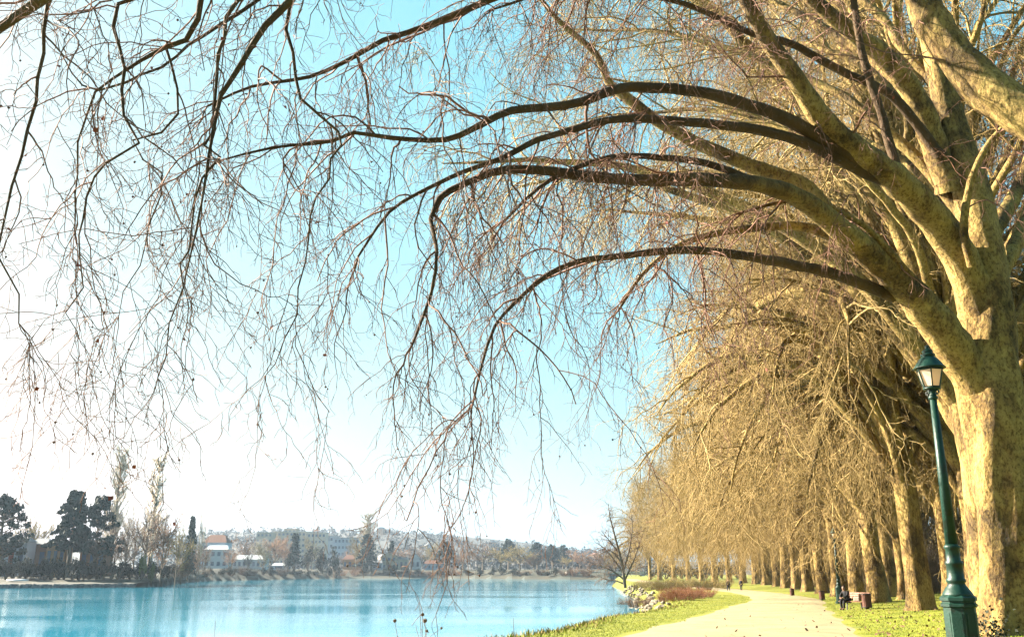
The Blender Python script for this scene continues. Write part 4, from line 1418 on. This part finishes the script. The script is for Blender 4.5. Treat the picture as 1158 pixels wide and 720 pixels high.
# ------------------------------------------------------------------ far bank: buildings
def house(name, label, px0, px1, Y, eave, ridge, wall, roof, rz=0.0, depth=9, win=3, floors=1, base=None, gable='x', group=None, chim=False, cat='house', door=None):
    x0, x1 = X(px0, Y), X(px1, Y)
    cx, w_ = (x0 + x1) / 2, (x1 - x0)
    z = g(cx, Y) - .3 if base is None else P((px0 + px1) / 2, base, Y).z
    he = P((px0 + px1) / 2, eave, Y).z - z
    hr = P((px0 + px1) / 2, ridge, Y).z - z
    t = thing(name, label, cat, (cx, Y + depth / 2, z), rz, group)
    hd = depth / 2
    m = MB()
    flat = hr - he < .8
    if gable == 'front' and not flat:
        m.prism([(-w_ / 2, -1.5), (w_ / 2, -1.5), (w_ / 2, he), (0, hr - .05), (-w_ / 2, he)], -hd, hd)
    elif not flat:
        m.box((0, 0, he / 2 - .75), (w_, depth, he + 1.5))
    else:
        m.box((0, 0, he / 2 - .75), (w_, depth, he + 1.5))
    m.build('wall', M[wall], t)
    r = MB()
    ov = .4
    if flat:
        r.box((0, 0, he + (hr - he) / 2 + .02), (w_ + ov * 2, depth + ov * 2, max(.25, hr - he)), bev=.05)
    elif gable == 'front':
        s = (hr - he) / (w_ / 2)
        r.prism([(-w_ / 2 - ov, he - ov * s), (0, hr), (w_ / 2 + ov, he - ov * s), (w_ / 2 + ov, he - ov * s + .28), (0, hr + .3), (-w_ / 2 - ov, he - ov * s + .28)], -hd - ov, hd + ov)
    else:
        r.bm.free(); r.bm = bmesh.new()
        a = [(-w_ / 2 - ov, -hd - ov, he), (w_ / 2 + ov, -hd - ov, he), (w_ / 2 + ov, hd + ov, he), (-w_ / 2 - ov, hd + ov, he), (-w_ / 2 - ov + hd * .5, 0, hr), (w_ / 2 + ov - hd * .5, 0, hr)]
        vs = [r.bm.verts.new(p) for p in a]
        for f in ((0, 1, 5, 4), (1, 2, 5), (2, 3, 4, 5), (3, 0, 4), (3, 2, 1, 0)):
            r.bm.faces.new([vs[k] for k in f])
    ro = r.build('roof', M[roof], t)
    if chim:
        c = MB(); c.box((w_ * .22, .4, hr + .3), (.7, .7, 1.6)); c.build('chimney', M['cream'], ro)
    fh = he / floors
    for fl in range(floors):
        for k in range(win):
            if door == k and fl == 0:
                q = MB(); q.box((-w_ / 2 + w_ * (k + .5) / win, -hd - .03, fh * .36), (min(1.6, w_ / win * .6), .08, fh * .72)); q.build('door', M['redwall'], t)
                continue
            q = MB()
            q.box((-w_ / 2 + w_ * (k + .5) / win, -hd - .02, fl * fh + fh * .55), (w_ / win * .52, .06, fh * .42))
            q.build('window', M['glass'], t)
    return t


house('cabin', 'pale blue cabin with a red brown door at the left edge', -6, 26, 300, 612, 606, 'bluewall', 'roofgrey', win=3, door=1, depth=6)
house('cabin', 'dark brown timber cabin with a low grey gable left of the tall evergreen', 29, 50, 306, 615, 608, 'brownwall', 'roofgrey', win=2, depth=6)
house('cabin', 'orange brown cabin under a flat white roof before the tall evergreen', 49, 71, 297, 613, 610, 'orangewall', 'roofwhite', win=3, depth=5)
house('cabin', 'brown cabin with long thin white roof right of the tall evergreen', 88, 117, 304, 617, 615, 'brownwall', 'roofwhite', win=3, depth=6)
house('house', 'blue white villa under a large brown gable roof', 226, 253, 560, 613, 604, 'bluewall', 'rooftile', win=4, floors=2, depth=12, chim=True)
house('house', 'white villa front with balcony windows below the brown gable', 229, 256, 545, 621, 616, 'white', 'roofwhite', win=4, floors=2, depth=8)
house('pavilion', 'low white pavilion with a row of windows near the water', 262, 299, 600, 632, 627, 'white', 'roofwhite', win=7, depth=9, cat='pavilion')
house('shed', 'small pale blue shed at the foot of the orange tree', 307, 322, 622, 639, 636, 'bluewall', 'roofwhite', win=1, depth=5, cat='shed')
house('house', 'orange walled house with brown roof left of the broad conifer', 387, 409, 745, 632, 627, 'orangewall', 'rooftile', win=4, depth=9)
house('house', 'tall cream house with two storeys right of the broad conifer', 431, 448, 760, 628, 624, 'cream', 'rooftile', win=3, floors=2, depth=9, gable='front')
house('house', 'lower cream house joined to the right of the tall cream one', 446, 461, 765, 632, 629, 'cream', 'roofgrey', win=3, depth=9)
house('house', 'tiny white gabled house on the slope', 464, 475, 775, 632, 626, 'white', 'roofgrey', win=2, gable='front', depth=8)
house('house', 'long pale house with pinkish roof right of the tiny white one', 479, 500, 760, 637, 633, 'bluewall', 'rooftile', win=5, depth=8)
house('house', 'grey roofed house beside the broad conifer foot', 420, 432, 755, 636, 632, 'bluewall', 'roofgrey', win=2, depth=8)
# apartment blocks up the slope
house('apartment_block', 'beige apartment tower at the left of the blocks', 287, 305, 980, 602, 601.4, 'cream', 'concrete', win=4, floors=7, depth=16, cat='building')
house('apartment_block', 'longest beige apartment block with stepped roof', 306, 348, 1000, 601, 600.4, 'cream', 'concrete', win=9, floors=7, depth=16, cat='building')
house('apartment_block', 'raised beige penthouse block above the longest one', 318, 332, 1030, 598, 597.4, 'cream', 'concrete', win=3, floors=8, depth=14, cat='building')
house('apartment_block', 'beige apartment block right of the longest one', 345, 366, 990, 602, 601.4, 'cream', 'concrete', win=5, floors=6, depth=16, cat='building')
house('apartment_block', 'blue white apartment block with dark window bands', 376, 405, 960, 608, 607.4, 'bluewall', 'roofgrey', win=7, floors=5, depth=18, cat='building')
house('apartment_block', 'small blue white apartment block behind the window banded one', 366, 380, 1040, 606, 605.4, 'bluewall', 'roofgrey', win=3, floors=5, depth=14, cat='building')
random.seed(5)
HP = []
for i in range(16):
    px = U(420, 690) if i > 4 else U(225, 420)
    Y = U(1050, 1750)
    HP.append((px, Y))
    x = X(px, Y)
    z = g(x, Y)
    t = thing('hillside_house', 'pale house among the trees of the far blue hillside', 'house', (x, Y, z), U(-.5, .5), 'houses on the far hillside')
    w_, d_, h_ = U(9, 16), U(8, 11), U(6, 11)
    a = MB(); a.box((0, 0, h_ / 2), (w_, d_, h_)); a.build('wall', M[random.choice(['bluewall', 'cream', 'orangewall', 'cream'])], t)
    a = MB(); a.prism([(-w_ / 2 - .5, h_ - .2), (w_ / 2 + .5, h_ - .2), (w_ / 2 * .2, h_ + 3), (-w_ / 2 * .2, h_ + 3)], -d_ / 2 - .5, d_ / 2 + .5)
    a.build('roof', M[random.choice(['rooftile', 'roofgrey', 'rooftile'])], t)

# bridge / landing at the far right
br = thing('bridge', 'low white bridge crossing the river in the distance', 'bridge', (X(672, 600), 600, WATER))
xa, xb = X(640, 600) - X(672, 600), X(760, 600) - X(672, 600)
a = MB(); a.box(((xa + xb) / 2, 0, P(670, 647.3, 600).z - WATER), (xb - xa, 9, 1.5), bev=.1); a.build('deck', M['concrete'], br)
a = MB()
for k in range(30):
    a.box((xa + (xb - xa) * k / 29, -4.3, P(670, 645.2, 600).z - WATER + .35), (.12, .12, 1.1))
a.box(((xa + xb) / 2, -4.3, P(670, 645.2, 600).z - WATER + .95), (xb - xa, .14, .14))
a.build('railing', M['white'], br)
for px in (646, 664, 683, 704, 726):
    a = MB(); a.box((X(px, 600) - X(672, 600), 0, 1.0), (2.4 if px > 646 else 7, 8, 3.6), bev=.3); a.build('pier', M['concrete'], br)

# stone revetment under the left far bank
V, Q, QM = [], [], []
k = 0
for px in np.arange(-60, 232, 2.0):
    Y = float(np.interp(px, FB_PX, FB_Y))
    x = X(px, Y)
    for (dy, zz) in ((-8.6, WATER - .4), (-7.9, WATER + 1.05 + G_(0, .10)), (-7.2, WATER + 1.15), (3.0, WATER + 1.5)):
        V.append((x, Y + dy + G_(0, .12), zz))
    if k:
        for j in range(3):
            a = (k - 1) * 4 + j
            Q.append((a, a + 4, a + 5, a + 1))
            QM.append(1 if j == 2 else 0)
    k += 1
tag(obj('stone_wall', mesh_np('stone_wall', V, Q, None, [M['stonewall'], M['farbank']], QM, smooth=False)), 'low rough stone wall edging the left far bank above the water', 'wall')

# pale rowing boats pulled up on the left bank
for i, (px, Y, lab) in enumerate([(21, 268.5, 'leftmost and dullest of the upturned boats on the far bank grass'), (88, 269, 'pale upturned boat under the tallest evergreen'), (121, 270, 'pale upturned boat under the taller poplar')]):
    x = X(px, Y)
    t = thing('rowing_boat', lab, 'boat', (x, Y, g(x, Y)), U(-.15, .15), 'boats on the far bank')
    V, Q = [], []
    L, n = 3.4, 13
    for a in range(n):
        f = a / (n - 1) * 2 - 1
        wv = .75 * (1 - abs(f) ** 2.6)
        for b_ in range(7):
            q_ = b_ / 6 * math.pi
            V.append((f * L, math.cos(q_) * wv, .06 + math.sin(q_) * .62 * (1 - .5 * abs(f) ** 3)))
    for a in range(n - 1):
        for b_ in range(6):
            s = a * 7 + b_
            Q.append((s, s + 7, s + 8, s + 1))
    obj('hull', mesh_np('hull', V, Q, None, [M['roofwhite']]), t)
    a = MB(); a.box((0, 0, .69), (5.6, .06, .08)); a.build('keel', M['brownwall'], t)

# ------------------------------------------------------------------ near bank: riprap, shrubs, bare tree
random.seed(9)
rocks = []
for k in range(5):
    bm = bmesh.new()
    bmesh.ops.create_icosphere(bm, subdivisions=2, radius=.5)
    ph = [U(0, 6) for _ in range(6)]
    for v in bm.verts:
        c = v.co
        f = 1 + .22 * math.sin(c.x * 7 + ph[0]) * math.sin(c.y * 6 + ph[1]) + .18 * math.sin(c.z * 8 + ph[2]) + U(-.06, .06)
        v.co = Vector((c.x * f, c.y * f * .8, c.z * f * .62))
    me = bpy.data.meshes.new('boulder'); bm.to_mesh(me); bm.free(); me.materials.append(M['rock'])
    rocks.append(me)
bt, _ = smooth_line([(p[0], p[1], 0) for p in BANK_TOP[7:16]], [1] * 9, 1.6)
cnt = 0
for p in bt:
    if p.y < 80 or p.y > 215:
        continue
    for j in range(1 + (cnt % 3 == 0)):
        off = U(-4.9, -1.2)
        x, y = p.x + off + G_(0, .2), p.y + G_(0, .6)
        z = g(x, y)
        if z < WATER - .5:
            continue
        o = obj('boulder', rocks[cnt % 5])
        o.location = (x, y, z + .12)
        s = U(.4, 1.1)
        o.scale = (s, s, s)
        o.rotation_euler = (U(-.4, .4), U(-.4, .4), U(0, 6.28))
        tag(o, 'pale boulder in the riprap along the near water edge', 'boulder', 'riprap boulders')
        cnt += 1


def spot(kind, name, label, cat, px, py, h, w_, group=None, k=0):
    p = hit(px, py)
    t = thing(name, label, cat, tuple(p), U(0, 6.28), group)
    for n_, me in PROTO[kind][k % len(PROTO[kind])]:
        obj(n_, me, t)
    t.scale = (w_, w_, h)
    return t


for i, (px, py, h, w_) in enumerate([(752, 680, 1.1, 1.5), (765, 679, 1.25, 1.6), (778, 678, 1.2, 1.7), (790, 676.5, 1.1, 1.6), (800, 675, 1.0, 1.5), (770, 675, 1.3, 1.8), (757, 675, 1.2, 1.7), (785, 673.5, 1.2, 1.8)]):
    spot('redtwig', 'red_shrub', 'leafless red stemmed shrub in the thicket between path and rocks', 'shrub', px, py, h, w_, 'red stemmed shrubs', i)
for i, (px, py, h, w_, lab) in enumerate([(706, 690, 1.9, 1.6, 'brown leafless shrub overhanging the water, before the rocks'), (718, 689, 1.7, 1.5, 'brown leafless shrub at the grass edge, right of the overhanging one'),
                                           (692, 694, 1.2, 1.1, 'thin brown shrub leaning over the water at the grass edge'), (731, 686, 1.3, 1.3, 'low brown shrub below the red thicket')]):
    spot('browntwig', 'brown_shrub', lab, 'shrub', px, py, h, w_, 'brown shrubs on the near bank', i)
for i in range(16):
    px = 722 + i * 6.5
    spot('hedge', 'dry_shrub', 'dry straw coloured brush on the bank behind the red shrubs', 'shrub', px, U(663.5, 668), U(1.2, 2.0), U(2.0, 3.0), 'dry brush beyond the red shrubs', i * 2)

# the leaning bare tree above the rocks
lb = hit(700, 667)
lb = Vector((lb.x, min(lb.y, 165), 0)); lb.x = X(703, lb.y); lb.z = g(lb.x, lb.y)
Yt = lb.y
random.seed(41)
lt = thing('bare_tree', 'bare tree leaning over the water above the pale boulders', 'tree', tuple(lb))
TL, TT = Tubes(8), Tubes(3)
LT = [[(707, 664), (704, 640), (697, 612), (690, 585), (688, 570)], [(705, 648), (694, 632), (684, 620), (672, 612)], [(706, 655), (692, 645), (680, 640), (668, 636)], [(705, 645), (712, 620), (715, 595), (713, 575)],
      [(700, 625), (690, 612), (680, 600)], [(706, 660), (696, 656), (686, 655), (676, 650)], [(707, 655), (718, 630), (724, 610)], [(703, 636), (690, 622), (676, 628)]]
for i, rows in enumerate(LT):
    pts = [P(a, b_, Yt + (i % 3 - 1) * .8 * k) - lb for k, (a, b_) in enumerate(rows)]
    r0 = .28 if i == 0 else .15
    pts, rr = smooth_line(pts, [r0 * (1 - k / (len(rows) - .7)) + .02 for k in range(len(rows))], .8)
    pts = [tuple(p) for p in pts]
    TL.add(pts, rr)
    branch_out(TT, pts, rr, [dict(sp=.38, L=(1.2, 4.0), n=7, r=(.05, .022), droop=.04, wig=.14, fw=1, bias=.05), dict(sp=.3, L=(.5, 1.7), n=4, r=(.026, .018), droop=.06, wig=.18, fw=.9)], 0, .15)
obj('trunk', TL.build('trunk', [M['greybark']]), lt)
obj('crown', TT.build('crown', [M['browntwig']]), lt)

# background brush to the right, behind the back row
random.seed(51)
for i in range(26):
    px = 985 + i * 9
    Y = U(85, 130)
    plant('hedge', 'bare_shrub', 'tall bare brush closing the view behind the back row of planes', 'shrub', px, Y, U(560, 605), U(28, 44), 'brush behind the plane trees', i)
for i in range(14):  # dark shrubs added to stand in for the shade between the trunks
    px = 880 + i * 22
    Y = U(235, 250) if px < 960 else U(150, 170)
    plant('bush', 'backdrop_shrub', 'dark shrub added to fill the shaded gaps behind the back row of planes', 'shrub', px, Y, U(575, 610) + (20 if px < 960 else 0), U(24, 34), 'dark shrubs added for the shaded gaps', i)
for i in range(12):
    px = 735 + i * 9
    plant('bush', 'backdrop_shrub', 'small dark shrub under the farthest planes of the avenue', 'shrub', px, U(330, 380), U(630, 644), U(8, 14), 'dark shrubs under the far planes', i)

# dried weed stalks on the bank close to the camera
random.seed(61)
for i, (px, top, lab) in enumerate([(462, 704, 'dried weed stalk with round heads, leftmost of the cluster at the lower edge'), (472, 699, 'dried weed stalk with dark heads in the middle of the lower edge cluster'),
                                    (486, 692, 'thin dried weed stalk bending left over the water'), (497, 705, 'dried weed stalk with round head, right end of the cluster'),
                                    (578, 700, 'single thin dry stalk before the water, left of the grass edge'), (239, 706, 'lone thin dry stalk curving over the water at lower left')]):
    Y = 8.5 + U(-.4, .4)
    x = X(px, Y)
    z = g(x, Y)
    tz = P(px, top, Y).z
    t = thing('dry_weed', lab, 'weed', (x, Y, z), 0, 'dry weeds by the water')
    T, HB = Tubes(4), MB()
    p, r = grow((0, 0, -.02), (U(-.1, .1), U(-.1, .1), 1), (tz - z) * 1.05, 10, .005, .002, -.0, .05)
    T.add(p, r)
    ends = [p[-1]]
    for k in (5, 6, 7, 8):
        q, r2 = grow(p[k], (U(-.8, .8), U(-.8, .8), .7), U(.10, .25), 5, .0028, .0015, -.05, .1)
        T.add(q, r2); ends.append(q[-1])
    obj('stem', T.build('stem', [M['browntwig']]), t)
    if i not in (2, 4, 5):
        for e in ends:
            bmesh.ops.create_icosphere(HB.bm, subdivisions=1, radius=U(.012, .022), matrix=Matrix.Translation(e))
        HB.build('seed_heads', M['browntwig'], t)

# ivy shoots at the foot of the big tree
iv = thing('ivy', 'small dark ivy shoots at the foot of the huge plane tree', 'ivy', tuple(P(1122, 706, 23.0)))
iv.location.z = g(iv.location.x, 23.0)
pts = []
for k in range(220):
    pts.append((G_(0, .22), G_(0, .12), abs(G_(0, .30))))
obj('leaves', leaf_cloud('leaves', pts, .045, M['shrubleaf']), iv)

# ------------------------------------------------------------------ sun, sky, air, camera
SUN_AZ, SUN_EL = rad(-67), rad(27)
sd_ = Vector((math.sin(SUN_AZ) * math.cos(SUN_EL), math.cos(SUN_AZ) * math.cos(SUN_EL), math.sin(SUN_EL)))
su = bpy.data.lights.new('sun', 'SUN')
su.energy = 5.0
su.angle = rad(.5)
su.color = (1, .90, .74)
so = link(bpy.data.objects.new('sun', su))
so.rotation_euler = (-sd_).to_track_quat('-Z', 'Y').to_euler()
w = bpy.data.worlds.new('World')
sc.world = w
w.use_nodes = True
nt = w.node_tree
sky = N(nt, 'ShaderNodeTexSky')
sky.sky_type = 'NISHITA'
sky.sun_disc = False
sky.sun_elevation = SUN_EL
sky.sun_rotation = SUN_AZ
sky.air_density = 1.0
sky.dust_density = 2.0
sky.ozone_density = .6
sep = N(nt, 'ShaderNodeSeparateColor')
com = N(nt, 'ShaderNodeCombineColor')
nt.links.new(sky.outputs[0], sep.inputs[0])
for k, (ex, mul) in enumerate([(.85, .475), (.28, 1.39), (.08, 1.98)]):   # hazy winter sky: flatter than the clear-air model
    a = N(nt, 'ShaderNodeMath', operation='POWER'); a.inputs[1].default_value = ex
    b = N(nt, 'ShaderNodeMath', operation='MULTIPLY'); b.inputs[1].default_value = mul
    nt.links.new(sep.outputs[k], a.inputs[0]); nt.links.new(a.outputs[0], b.inputs[0]); nt.links.new(b.outputs[0], com.inputs[k])
nt.links.new(com.outputs[0], nt.nodes['Background'].inputs[0])
nt.nodes['Background'].inputs[1].default_value = .052

if HAZE:
    hz = MB()
    hz.box((-400, 1500, 70), (5200, 3400, 160))
    ho = hz.build('haze', [], None)
    m = bpy.data.materials.new('haze_air'); m.use_nodes = True
    nt = m.node_tree
    nt.nodes.remove(nt.nodes['Principled BSDF'])
    pv = N(nt, 'ShaderNodeVolumePrincipled', Density=HAZE, Anisotropy=.3)
    pv.inputs['Color'].default_value = (.60, .78, 1, 1)
    nt.links.new(pv.outputs[0], nt.nodes['Material Output'].inputs['Volume'])
    ho.data.materials.clear(); ho.data.materials.append(m)
    tag(ho, kind='stuff', label='pale blue air haze over the river and far bank')

cam = bpy.data.cameras.new('camera')
cam.sensor_width = 36
cam.sensor_fit = 'HORIZONTAL'
cam.lens = F * 36 / 1158
cam.clip_end = 12000
cam.clip_start = .1
co = link(bpy.data.objects.new('camera', cam))
co.location = (0, 0, CAMZ)
co.rotation_euler = (math.pi / 2 + PITCH, 0, 0)
sc.camera = co
vs = sc.view_settings
vs.view_transform = 'Standard'
vs.look = 'None'
vs.gamma = 1
vs.use_curve_mapping = False
vs.exposure = EXPO
sc.cycles.max_bounces = 6
sc.cycles.transparent_max_bounces = 4
sc.cycles.use_denoising = DENOISE
sc.cycles.denoiser = 'OPENIMAGEDENOISE'
sc.cycles.denoising_input_passes = 'RGB_ALBEDO_NORMAL'
sc.cycles.denoising_prefilter = 'NONE'
